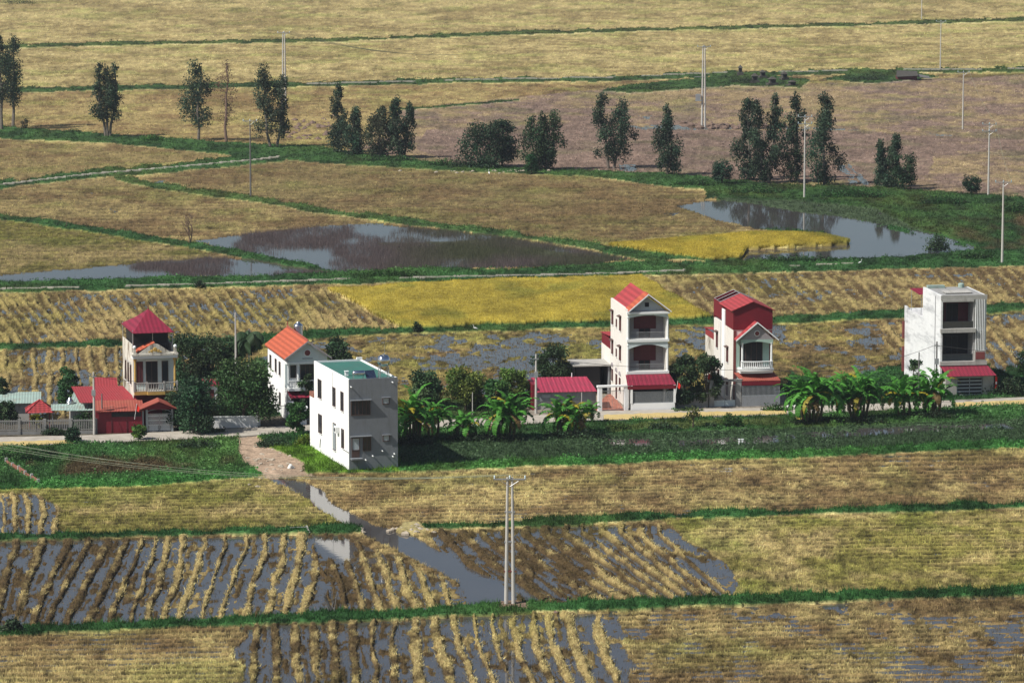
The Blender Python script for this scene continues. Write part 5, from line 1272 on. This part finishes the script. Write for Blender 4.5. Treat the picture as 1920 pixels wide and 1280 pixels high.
euca('airy eucalyptus with two heads standing before the purple-grey soil', 1146, 317, 176, 80, seed=14, stems=2, lo=.20, gaps=.12, n=3000)
euca('narrow column-shaped eucalyptus standing alone left of the round bush', 1252, 330, 197, 50, seed=15, lo=.10, n=3000)
euca('leaning eucalyptus, leftmost of the tall group left of the pond pole', 1403, 338, 184, 56, seed=16, lo=.08, n=3000)
euca('big eucalyptus with a broad top in the tall group left of the pond pole', 1437, 344, 176, 66, seed=17, lo=.04, n=3800, stems=2)
euca('slim eucalyptus partly behind the pole with two crossarms', 1492, 338, 180, 42, seed=18, lo=.42, n=1500)
euca('tall ragged eucalyptus right of the pole with two crossarms', 1546, 348, 176, 62, seed=19, lo=.06, n=3600, gaps=.08)
tree('leafy_tree', 'low dark tree at the foot of the slim eucalyptus', 1484, 344, 275, 56, 'round', T_DARK*.9, 1800, .3, 20, lo=.08, group='leafy trees along the canal')
euca('block-shaped eucalyptus right of the tyre tracks', 1664, 352, 254, 50, seed=21, lo=.04, n=2800, stems=2)
tree('leafy_tree', 'round dark tree leaning on the block-shaped eucalyptus', 1692, 356, 288, 60, 'round', T_DARK*c3((1,1.15,1.2)), 2200, .3, 22, lo=.03, group='leafy trees along the canal')
def bush(label, u, v, vt, w_, tone=T_MID, n=900, seed=0, size=.26, style='shrub', group=None): return tree('bush', label, u, v, vt, w_, style, tone, n, size, seed, group=group, cat='bush')
bush('rounded bluish-green bush between the column-shaped eucalyptus and the tall group', 1355, 346, 297, 42, c3((.022,.062,.034)), 1800, 31, style='round')
bush('small round bush beside the two-crossarm pole at the right', 1821, 366, 329, 38, c3((.020,.055,.024)), 1500, 32, style='round')
bush('bright green ball-shaped bush before the ragged spreading tree', 996, 328, 290, 28, c3((.02,.075,.022)), 1200, 33, style='round')
bush('bright green low bush on the canal bank right of the three-stemmed eucalyptus', 286, 266, 248, 48, c3((.045,.13,.02)), 900, 34)
bush('pale small shrub right of the airy eucalyptus near the left edge', 47, 243, 214, 18, c3((.09,.12,.07)), 350, 35)
bush('low green bush left of the bright green bank bush', 135, 250, 239, 40, T_MID, 500, 36)
bush('bright low thicket under the two-peaked eucalyptus', 830, 312, 292, 62, c3((.035,.10,.022)), 1100, 37)
bush('low green thicket under the brownish eucalyptus', 735, 304, 285, 110, T_MID, 1300, 38)
bush('dark low thicket at the left foot of the sloping tree mass', 868, 316, 285, 60, T_DARK*1.2, 1000, 39)
bush('creeping green thicket right of the narrow column-shaped eucalyptus', 1300, 350, 328, 90, c3((.03,.085,.02)), 1200, 40)
bush('green thicket on the pond bank under the tall ragged eucalyptus', 1600, 372, 345, 130, c3((.028,.09,.02)), 1800, 41)
bush('green thicket at the waterline left of the pond pole', 1420, 364, 343, 110, c3((.03,.09,.022)), 1400, 42)
bush('green creeper mound right of the round dark tree', 1770, 385, 358, 110, c3((.024,.07,.018)), 1500, 43)
bush('bushy mound at the right edge behind the pale bank pole', 1905, 400, 368, 70, T_MID*.9, 1200, 44)
bush('dark round bush in the reddish marsh right of the pond', 1758, 472, 432, 50, T_DARK*1.5, 1500, 45)
bush('hedge-like bush on the bank right of the pond below the pale pole', 1830, 488, 462, 90, T_MID*.9, 1200, 46)
bush('long low bush on the bank below the gold rice wedge', 1500, 492, 472, 150, T_MID*.8, 1500, 47)
bush('dark single bush on the path bank above the weathered house', 375, 543, 521, 22, T_DARK, 450, 48)
bush('small dark bush at the lower left edge of the gold rice field', 783, 624, 600, 22, T_DARK, 400, 49)
bush('bright green bushes on the bank above the gold rice field', 730, 521, 498, 130, c3((.04,.10,.02)), 1500, 50)
bush('dark green bush on the bank at the upper right, beside the tombs', 1390, 158, 137, 60, T_DARK, 700, 51)
bush('dark bush left of the small dark red hut', 1625, 152, 131, 70, T_DARK, 700, 52)
bush('green bush on the bank left of the tombs', 1210, 170, 152, 70, T_MID*.8, 600, 53)
bush('dark clump of bushes cut by the upper left corner', 35, 8, -8, 70, T_DARK, 600, 54)
bush('grey-green bush at the lower left on the grass bank', 25, 1189, 1152, 44, c3((.045,.07,.035)), 900, 55)
tree('bare_shrub', 'leafless twiggy shrub on the bank by the flooded reeds', 357, 458, 384, 34, 'bare', c3((.12,.08,.05)), 120, .14, 56, cat='shrub', bark=m_deadbark, stems=2)
tree('bare_shrub', 'small leafless sapling on the diagonal bank near the left edge', 124, 430, 408, 14, 'bare', c3((.12,.08,.05)), 0, .14, 57, cat='shrub', bark=m_deadbark)
# gardens along the road
GG = 'garden trees along the road'
def gt(label, u, v, vt, w_, tone=T_DARK, n=4200, seed=0, lo=None, size=.24): return tree('garden_tree', label, u, v, vt, w_, 'round', tone*1.65, int(n*1.25), size*1.15, seed, lo=lo, group=GG)
gt('dark tree touching the right side of the weathered house', 352, 748, 625, 88, T_DARK, 3000, 61, .1)
gt('dark tree second to the right of the weathered house', 398, 746, 626, 96, T_DARK*.95, 3200, 62, .1)
gt('dark tree behind the areca palm left of the orange-roofed house', 438, 744, 632, 74, T_DARK*1.1, 2400, 63, .1)
gt('big round-crowned tree in front of the palm, left of the dark gate', 458, 800, 672, 132, c3((.024,.055,.016)), 6000, 64, .16)
gt('loose leafy tree standing at the road edge before the dark trees', 368, 814, 706, 88, c3((.018,.045,.02)), 3600, 65, .06)
gt('dark tree hanging over the gatehouse roof', 335, 806, 735, 62, c3((.018,.042,.018)), 2200, 66, .1)
gt('small tree behind the teal canopies at far left', 130, 765, 688, 52, c3((.022,.06,.018)), 2000, 67, .1)
gt('dark tree cut by the left edge beside the long low shed', 2, 780, 708, 34, T_DARK, 1400, 68, .1)
gt('low dark bush-like tree at the left edge before the long low shed', 14, 795, 752, 44, T_DARK*1.2, 1500, 69, .05)
gt('leafy tree beside the white pillar, touching the plain white house', 558, 815, 752, 44, T_MID*.85, 1800, 70, .04)
gt('dark tree squeezed between the orange-roofed house and the plain white house', 572, 790, 694, 32, T_DARK*1.1, 1500, 71, .08)
gt('dark two-lobed tree behind the orange-roofed house', 636, 722, 630, 64, T_DARK, 2600, 72, .08)
gt('dark green tree right of the white house behind the banana leaves', 797, 765, 690, 68, T_DARK*1.25, 2600, 73, .08)
gt('yellow-green round tree between the banana plants and the thin stake', 874, 770, 688, 84, c3((.055,.085,.016)), 3200, 74, .10)
gt('light green feathery tree left of the dark pole by the pink-roofed shed', 962, 764, 690, 60, c3((.06,.11,.02)), 2400, 75, .06)
gt('mid-green low tree between the yellow-green tree and the feathery tree', 932, 772, 712, 56, T_MID, 1900, 76, .05)
gt('dense dark round tree behind the pink-roofed shed', 1035, 738, 645, 84, T_DARK*.9, 3800, 77, .06)
gt('black-green dense tree beside the cream tower house, left of the pair', 1281, 764, 660, 66, T_DARK*.8, 3600, 78, .04)
gt('dense dark tree nearer the grey gate, right of the pair', 1326, 764, 664, 60, T_DARK, 3200, 79, .04)
gt('wispy young tree behind the banana plants by the grey house', 1716, 752, 672, 34, c3((.03,.06,.025)), 800, 80, .1)
tree('sapling', 'thin-trunked sapling with a sparse yellowish crown on the road verge', 1299, 806, 760, 34, 'round', c3((.09,.12,.03)), 260, .2, 81, lo=.35, cat='sapling')
tree('papaya_plant', 'young papaya plant with drooping leaves at the roadside left of centre', 262, 826, 797, 30, 'round', c3((.06,.13,.02)), 320, .36, 82, lo=.3, cat='plant')
tree('papaya_plant', 'yellowing papaya plant against the concrete fence', 68, 812, 776, 24, 'round', c3((.18,.2,.02)), 260, .34, 83, lo=.3, cat='plant')
bush('round dark bush on the road edge at left, before the fence', 137, 831, 801, 38, c3((.018,.05,.022)), 1300, 84, style='round', size=.2)
bush('leafy bush behind the concrete fence beside the garage', 160, 806, 762, 50, c3((.025,.07,.018)), 1300, 85, size=.22)
bush('dark bush in front of the concrete fence near the left', 100, 816, 795, 50, T_DARK*1.2, 900, 86, size=.22)
bush('bush at the foot of the garden wall in tree shade', 395, 812, 795, 60, T_DARK*1.3, 800, 87, size=.22)
bush('dark bushes on the slope below the roadside tree', 372, 842, 818, 90, T_DARK*1.4, 1600, 88, size=.22)
bush('leafy bushes below the road at the left edge', 40, 866, 836, 110, T_MID*.9, 1800, 89, size=.22)
bush('twin bushes on the slope below the round roadside bush', 88, 856, 830, 50, T_MID*.8, 1100, 90, size=.22)
bush('bush pile at the top of the dirt track', 512, 838, 812, 70, T_DARK*1.5, 1400, 91, size=.22)
bush('yellow-green bush against the lit wall of the plain white house', 572, 838, 806, 40, c3((.13,.19,.02)), 1000, 92, size=.2)
bush('broad dark hedge mound on the verge below the cream tower house', 1244, 808, 786, 72, T_DARK*1.3, 1300, 93, size=.2)
bush('bright leafy bush on the verge below the grey gate', 1372, 804, 770, 44, c3((.03,.085,.018)), 1200, 94, size=.22)
bush('green mound on the verge right of the last banana leaves of the middle group', 1160, 808, 787, 50, c3((.05,.10,.02)), 900, 95, size=.2)
bush('small weedy mound between the dark hedge and the bright bush', 1335, 806, 785, 40, T_DARK*1.4, 700, 96, size=.2)
bush('long dark scrub under the banana plants left of the pink-roofed shed', 905, 828, 802, 150, T_DARK*.9, 2600, 97, size=.22)
bush('long dark scrub under the banana plants before the pink-roofed shed', 1080, 822, 798, 130, T_DARK*.9, 2200, 98, size=.22)
bush('long dark scrub under the two left banana plants of the right group', 1575, 796, 774, 190, T_DARK*.9, 2600, 99, size=.22)
bush('long dark scrub under the two right banana plants of the right group', 1745, 786, 766, 110, T_DARK*.9, 1800, 100, size=.22)
bush('dark hedge in the shadow right of the grey concrete house', 1890, 742, 702, 100, T_DARK*1.1, 2600, 101, size=.24)
bush('dark shady scrub right of the plain white house', 775, 836, 806, 80, T_DARK*.8, 1600, 102, size=.22)
bush('weeds growing along the foot of the grey railing wall', 1455, 772, 752, 60, c3((.04,.10,.02)), 900, 103, size=.2)
bush('low weeds at the foot of the mottled yard wall', 1290, 772, 762, 64, c3((.05,.11,.02)), 700, 104, size=.18)
bush('green scrub behind the banana plants left of the grey house', 1660, 752, 694, 90, T_MID*.8, 1700, 105, size=.24)
bush('bushes at the right edge beyond the grey house', 1917, 700, 650, 26, T_MID*.7, 700, 106, size=.24)

# bananas: a mat of soft stems, each with arching torn leaves
def banana(label, u, v, vtop, wpx, stems, seed, yellow=.08, group='banana plants along the road'):
    g = np.random.default_rng(seed); p = G(u, v); s = sc(v); H = (v-vtop)/s/CT; W = wpx/s
    t = thing('banana_plant', label, 'banana plant', p, 0, group)
    for k in range(stems):
        x = (k/(max(1, stems-1))-.5)*W*.42 if stems > 1 else 0; y = .35*g.normal(); hk = H*(1-.22*g.random()*(k != stems//2))
        hs = hk*.5; lean = .12*g.normal()
        top = Vector((x+lean, y, hs))
        MB().tube([(x*.6, y*.6, -.2), (x*.85, y, hs*.5), top], [.16, .14, .10], 8).build('stem', m_banstem, t)
        V = []; C = []
        nl = 11
        for i in range(nl):
            a = 6.283*(i/nl)+g.normal()*.25; el = 1.45-1.25*(i % 4)/3+.12*g.normal()
            dead = g.random() < .14; L = (hk-hs)*(1.1+.35*g.random())*(1.0 if not dead else .8)+W*.06
            d = np.array([math.cos(a), math.sin(a)*.9]); hw = .36*(.8+.4*g.random())
            ns = 9; pos = np.array([top.x, top.y, top.z]); ang = el if not dead else .2; bend = (1.9+.8*g.random())/ns*(1.0+.35*(el < .8)) if not dead else 2.4/ns
            col = T_LIGHT*(.8+1.1*g.random())*c3((.55,1.05,.9)) 
            if g.random() < yellow: col = c3((.32,.27,.02))
            if dead: col = c3((.15,.10,.04)) if g.random() > .4 else c3((.26,.22,.03))
            pr = pos.copy(); side = np.array([-d[1], d[0], 0.])
            for j in range(ns):
                st = np.array([d[0]*math.cos(ang), d[1]*math.cos(ang), math.sin(ang)])*L/ns
                nx = pr+st; q0 = j/ns; q1 = (j+1)/ns
                w0 = hw*math.sin(math.pi*min(1, .06+q0*.94))**.6; w1 = hw*math.sin(math.pi*min(1, .06+q1*.94))**.6 if j < ns-1 else .02
                if j == 0: w0 = .03
                for sg in (-1, 1):
                    dr = (.10+.40*g.random())
                    for h0, h1 in ((0., .46), (.52, 1.)):
                        if g.random() < .06: continue
                        a0 = pr+st*h0; a1 = pr+st*h1; wa = w0+(w1-w0)*h0; wb = w0+(w1-w0)*h1; dr = (.08+.45*g.random())
                        V += [a0, a1, a1+side*sg*wb*(.75+.4*g.random())-np.array([0,0,wb*dr]), a0+side*sg*wa-np.array([0,0,wa*dr])]
                        C += [col*(.8+.4*g.random())]*4
                pr = nx; ang -= bend*(.5+q0)
        V = np.array(V); V[:, 2] = np.maximum(V[:, 2], .03)
        npmesh('leaves', V, 4, M_leaf, np.clip(np.array(C), .004, .9), parent=t)
    return t
banana('tall banana clump touching the right side of the plain white house', 775, 832, 722, 70, 5, 201, .04)
banana('banana plant second from the plain white house', 812, 822, 742, 56, 3, 202, .04)
banana('small low banana plant left of the largest middle clump', 868, 826, 764, 58, 3, 203, .03)
banana('largest banana clump of the middle group with one yellow leaf', 946, 826, 724, 104, 6, 204, .06)
banana('banana clump with many yellow leaves before the pink-roofed shed', 1062, 818, 738, 96, 6, 205, .24)
banana('short young banana plant by the white-framed gate', 1104, 794, 750, 40, 2, 206, .03)
banana('leftmost banana clump of the right group', 1522, 796, 682, 104, 6, 207, .03)
banana('banana clump second from the left in the right group', 1610, 790, 684, 92, 6, 208, .05)
banana('slender banana plant third in the right group', 1694, 782, 700, 66, 3, 209, .06)
banana('banana clump nearest the grey concrete house', 1748, 780, 686, 74, 5, 210, .04)
# areca palm
def palm():
    p = G(467, 756); s = sc(756); H = (756-632)/s/CT; g = np.random.default_rng(7)
    t = thing('areca_palm', 'slim areca palm rising above the round garden trees', 'palm tree', p)
    MB().tube([(0,0,-.2),(.05,0,H*.5),(0,0,H)], [.13,.09,.08], 8).build('trunk', m_concpole, t)
    V = []; C = []
    for i in range(11):
        a = 6.283*i/11+.2*g.normal(); el = 1.25-.9*(i % 3)/2; pr = np.array([0,0,H]); ang = el; L = 2.7; ns = 14
        d = np.array([math.cos(a), math.sin(a)]); side = np.array([-d[1], d[0], 0.])
        for j in range(ns):
            st = np.array([d[0]*math.cos(ang), d[1]*math.cos(ang), math.sin(ang)])*L/ns; q = j/ns; ll = .95*math.sin(math.pi*(.12+.85*q))
            for sg in (-1, 1):
                e = pr+side*sg*ll*.75+st*1.2-np.array([0,0,ll*.7]); V += [pr, pr+st*1.5, e+st*.8, e]; C += [T_DARK*(1.2+.8*g.random())]*4
            pr = pr+st; ang -= .24
    npmesh('fronds', np.array(V), 4, M_leaf, np.array(C), parent=t)
palm()
# ================================================================ small things
def brick_wall():
    t = thing('low_wall', 'low crumbling brown wall of posts and panels in the grass at lower left', 'wall', G(12, 872), 0)
    p0, p1 = G(12, 872), G(72, 910); d_ = p1-p0; L = d_.length; a = math.atan2(d_.y, d_.x); t.rotation_euler = (0,0,a)
    for i in range(6): MB().box(L*i/5-.12,L*i/5+.12,-.12,.12,-.2,.75-.1*(i%2)).build('post', m_block, t)
    for i in range(5): MB().box(L*i/5+.12,L*(i+1)/5-.12,-.06,.06,-.2,.5+.08*(i%3)).build('panel', m_brick, t)
brick_wall()
m_dkstone = mat('dark_mossy_stone', (.075,.07,.06), .9, .3, 2)
def tomb(label, u, v, w_, h, tone, rz=0):
    t = thing('tomb', label, 'tomb', G(u, v), rz, 'tombs by the far path')
    MB().box(-w_,w_,-.8,.8,-.2,h*.45).build('base', tone, t); MB().box(-w_*.55,w_*.55,-.5,.5,h*.45+.002,h).build('shrine', tone, t)
    MB().box(-w_*.3,w_*.3,-.53,-.503,h*.5,h*.85).build('niche', m_dark, t)
    MB().add([(-w_*.8,-.75,h),(w_*.8,-.75,h),(w_*.8,.75,h),(-w_*.8,.75,h),(-w_*.1,0,h*1.35),(w_*.1,0,h*1.35)], [(0,3,2,1),(0,1,5,4),(1,2,5),(2,3,4,5),(3,0,4)]).build('roof', tone, t)
for i, (u, v, w_, h, lb) in enumerate(((1388,143,.7,1.9,'lone small dark tomb on top of the green bank left of its group'),(1415,158,1.0,1.8,'dark little-roofed tomb at the left of the group by the far path'),
     (1430,148,.9,1.5,'small dark tomb at the back of the group by the far path'),(1448,162,1.2,1.6,'dark tomb at the middle front of the group by the far path'),(1470,152,.9,1.6,'dark tomb at the upper right of the group by the far path'),(1485,163,1.2,1.1,'low wide tomb at the right end of the group by the far path'))):
    tomb(lb, u, v, w_, h, m_dkstone, .1*i)
t = thing('hut', 'small dark red hut with a sagging roof beside the far path at upper right', 'hut', G(1683, 152), .1)
MB().box(0,4.4,0,2.5,-.2,1.1).build('wall', m_wood, t); MB().slab([(-.4,-.6,1.0),(4.6,-.6,1.2),(4.9,2.8,2.0),(.3,2.8,2.2)], .1).build('roof', m_dkstone, t)
MB().slab([(4.4,.2,1.0),(7.5,.2,.5),(7.5,2.0,.9),(4.4,2.0,1.5)], .08).build('lean_to_roof', m_darkpole, t)
m_feather = mat('white_feathers', (.80,.80,.78), .8, .08, 6); m_beak = mat('dark_beak', (.10,.08,.04), .5, .2, 6)
def egret(label, u, v, rz, scl=1.0):
    t = thing('egret', label, 'bird', G(u, v), rz); t.scale = (scl,)*3
    MB().tube([(-.40,0,.36),(-.28,0,.42),(-.1,0,.50),(.08,0,.54),(.18,0,.60),(.22,0,.72),(.17,0,.84),(.22,0,.95),(.30,0,.97),(.34,0,.96)],
              [.02,.07,.11,.10,.06,.035,.03,.03,.04,.02], 8).build('body', m_feather, t, True)
    MB().tube([(.33,0,.96),(.48,0,.93)], [.018,.004], 5).build('beak', m_beak, t)
    for y in (-.04, .04): MB().tube([(-.04,y,.44),(-.08,y,.22),(-.04,y,0),(.05,y,0)], [.018,.012,.01,.008], 5).build('leg', m_beak, t)
egret('white egret standing at the field edge below the sloping tree mass', 917, 330, rad(100), 1.1)
egret('pale egret standing on the grass bank below the gold rice field', 891, 622, rad(190), .9)
egret('white egret in the grass near the pale bank pole', 1613, 497, rad(20), .8)
m_sack = mat('woven_sack', (.72,.72,.68), .8, .15, 4); m_ysack = mat('yellow_sack', (.60,.42,.10), .8, .2, 4)
def sacks(label, u, v, n, mt, s=.35, seed=1, group=None):
    t = thing('sack_pile', label, 'sack pile', G(u, v), 0); r = random.Random(seed)
    for i in range(n):
        c = (r.uniform(-.8,.8)*n*.16, r.uniform(-.3,.3), s*.45+(i % 3 == 2)*s*.6)
        MB().lathe([(.02,-s*1.1),(s*.55,-s*.9),(s*.72,-s*.3),(s*.66,s*.4),(s*.45,s*.95),(.03,s*1.15)], c, 9, 'x' if i % 2 else 'y').build('sack', mt, t, True)
sacks('heap of pale sacks and rubble at the road edge right of the grey railing', 1474, 769, 7, m_sack, .34, 3)
sacks('two yellow sacks at the foot of the leftmost banana clump of the right group', 1502, 789, 3, m_ysack, .34, 4)
sacks('few pale bags lying beside the dirt track', 541, 880, 3, m_sack, .30, 5)
m_rock = mat('pale_rubble', (.42,.36,.28), .95, .35, 2, bump=.5, bscale=5); m_soilclod = mat('soil_clods', (.19,.13,.10), .95, .35, 2, bump=.5, bscale=4)
def rubble(label, u, v, n, spread, s, mt, seed, depth=2.0, name='rubble_heap'):
    g = np.random.default_rng(seed); b = MB()
    for i in range(n):
        x, y = g.normal()*spread*.45, g.normal()*depth*.45; q = s*(.5+g.random())
        k = 7; a0 = g.random()*6
        vs = [(x, y, q*.8)]+[(x+q*(.7+.5*g.random())*math.cos(a0+6.283*j/k), y+q*(.7+.5*g.random())*math.sin(a0+6.283*j/k), q*.35*g.random()+.05) for j in range(k)]
        vs += [(a, b_, -.2) for a, b_, _ in vs[1:]]
        b.add(vs, [(0, 1+j, 1+(j+1) % k) for j in range(k)]+[(1+j, 1+k+j, 1+k+(j+1) % k, 1+(j+1) % k) for j in range(k)])
    o = b.build(name, mt); o.location = G(u, v, .05); tag(o, kind='stuff')
rubble('pale clay heap where the ditch meets the middle grass bank', 766, 995, 26, 2.0, .34, m_rock, 1)
rubble('small pale stones at the end of the left grass bank by the ditch', 668, 996, 9, 1.2, .25, m_rock, 2, 1.0)
rubble('churned soil around the foot of the near twin pole', 972, 1138, 40, 3.2, .22, m_soilclod, 3, 2.0)
rubble('broken soil clods right of the mid twin pole', 1385, 236, 60, 11, .6, m_soilclod, 4, 14)
rubble('heap of broken soil left of the pointed eucalyptus', 590, 240, 70, 8, .5, m_soilclod, 5, 22)
rubble('pale debris along the field edge by the white egret', 945, 322, 40, 16, .35, m_rock, 6, 3)
rubble('clods and stones on the dirt track', 505, 868, 60, 3.2, .20, m_rock, 7, 12)
def white_posts():
    for du, lb in ((-3, 'left of two small white stubs standing in the weedy ditch'), (3, 'right of two small white stubs standing in the weedy ditch')):
        t = thing('marker_post', lb, 'marker post', G(1389+du, 834), 0, 'white stubs in the ditch')
        MB().box(-.09,.09,-.09,.09,-.3,.55).build('shaft', m_white, t); MB().box(-.12,.12,-.12,.12,.552,.62).build('cap', m_trim, t)
white_posts()
t = thing('planks', 'thin grey planks lying across the grass bank by the ditch', 'planks', G(562, 998), .1)
MB().slab([(-.9,-.1,.50),(.7,.1,.50),(.7,.22,.50),(-.9,.0,.50)], .05).build('plank', m_weath2, t); MB().slab([(.75,-1.0,.2),(.88,-1.0,.2),(.68,.2,.6),(.55,.2,.6)], .05).build('plank', m_block, t)
t = thing('debris', 'tangle of pale sticks caught on the grass bank near the ditch mouth', 'debris', G(622, 1150), 0)
b = MB(); g = np.random.default_rng(3)
for i in range(9): b.tube([(g.normal()*.25,g.normal()*.2,0),(g.normal()*.7-.3,g.normal()*.2,.6+1.2*g.random())], .035, 4)
b.build('sticks', m_darkpole, t)

# thin air between the camera and the far fields
def haze():
    m = bpy.data.materials.new('haze_air'); m.use_nodes = True; t = m.node_tree
    t.nodes.remove(t.nodes['Principled BSDF'])
    v = t.nodes.new('ShaderNodeVolumePrincipled'); v.inputs['Color'].default_value = (.80,.88,1,1); v.inputs['Density'].default_value = .00007
    v.inputs['Anisotropy'].default_value = .2
    t.links.new(v.outputs[0], t.nodes['Material Output'].inputs['Volume'])
    o = MB().box(-1200,1200,-60,2600,-1.5,70).build('haze', m); tag(o, kind='stuff')
haze()
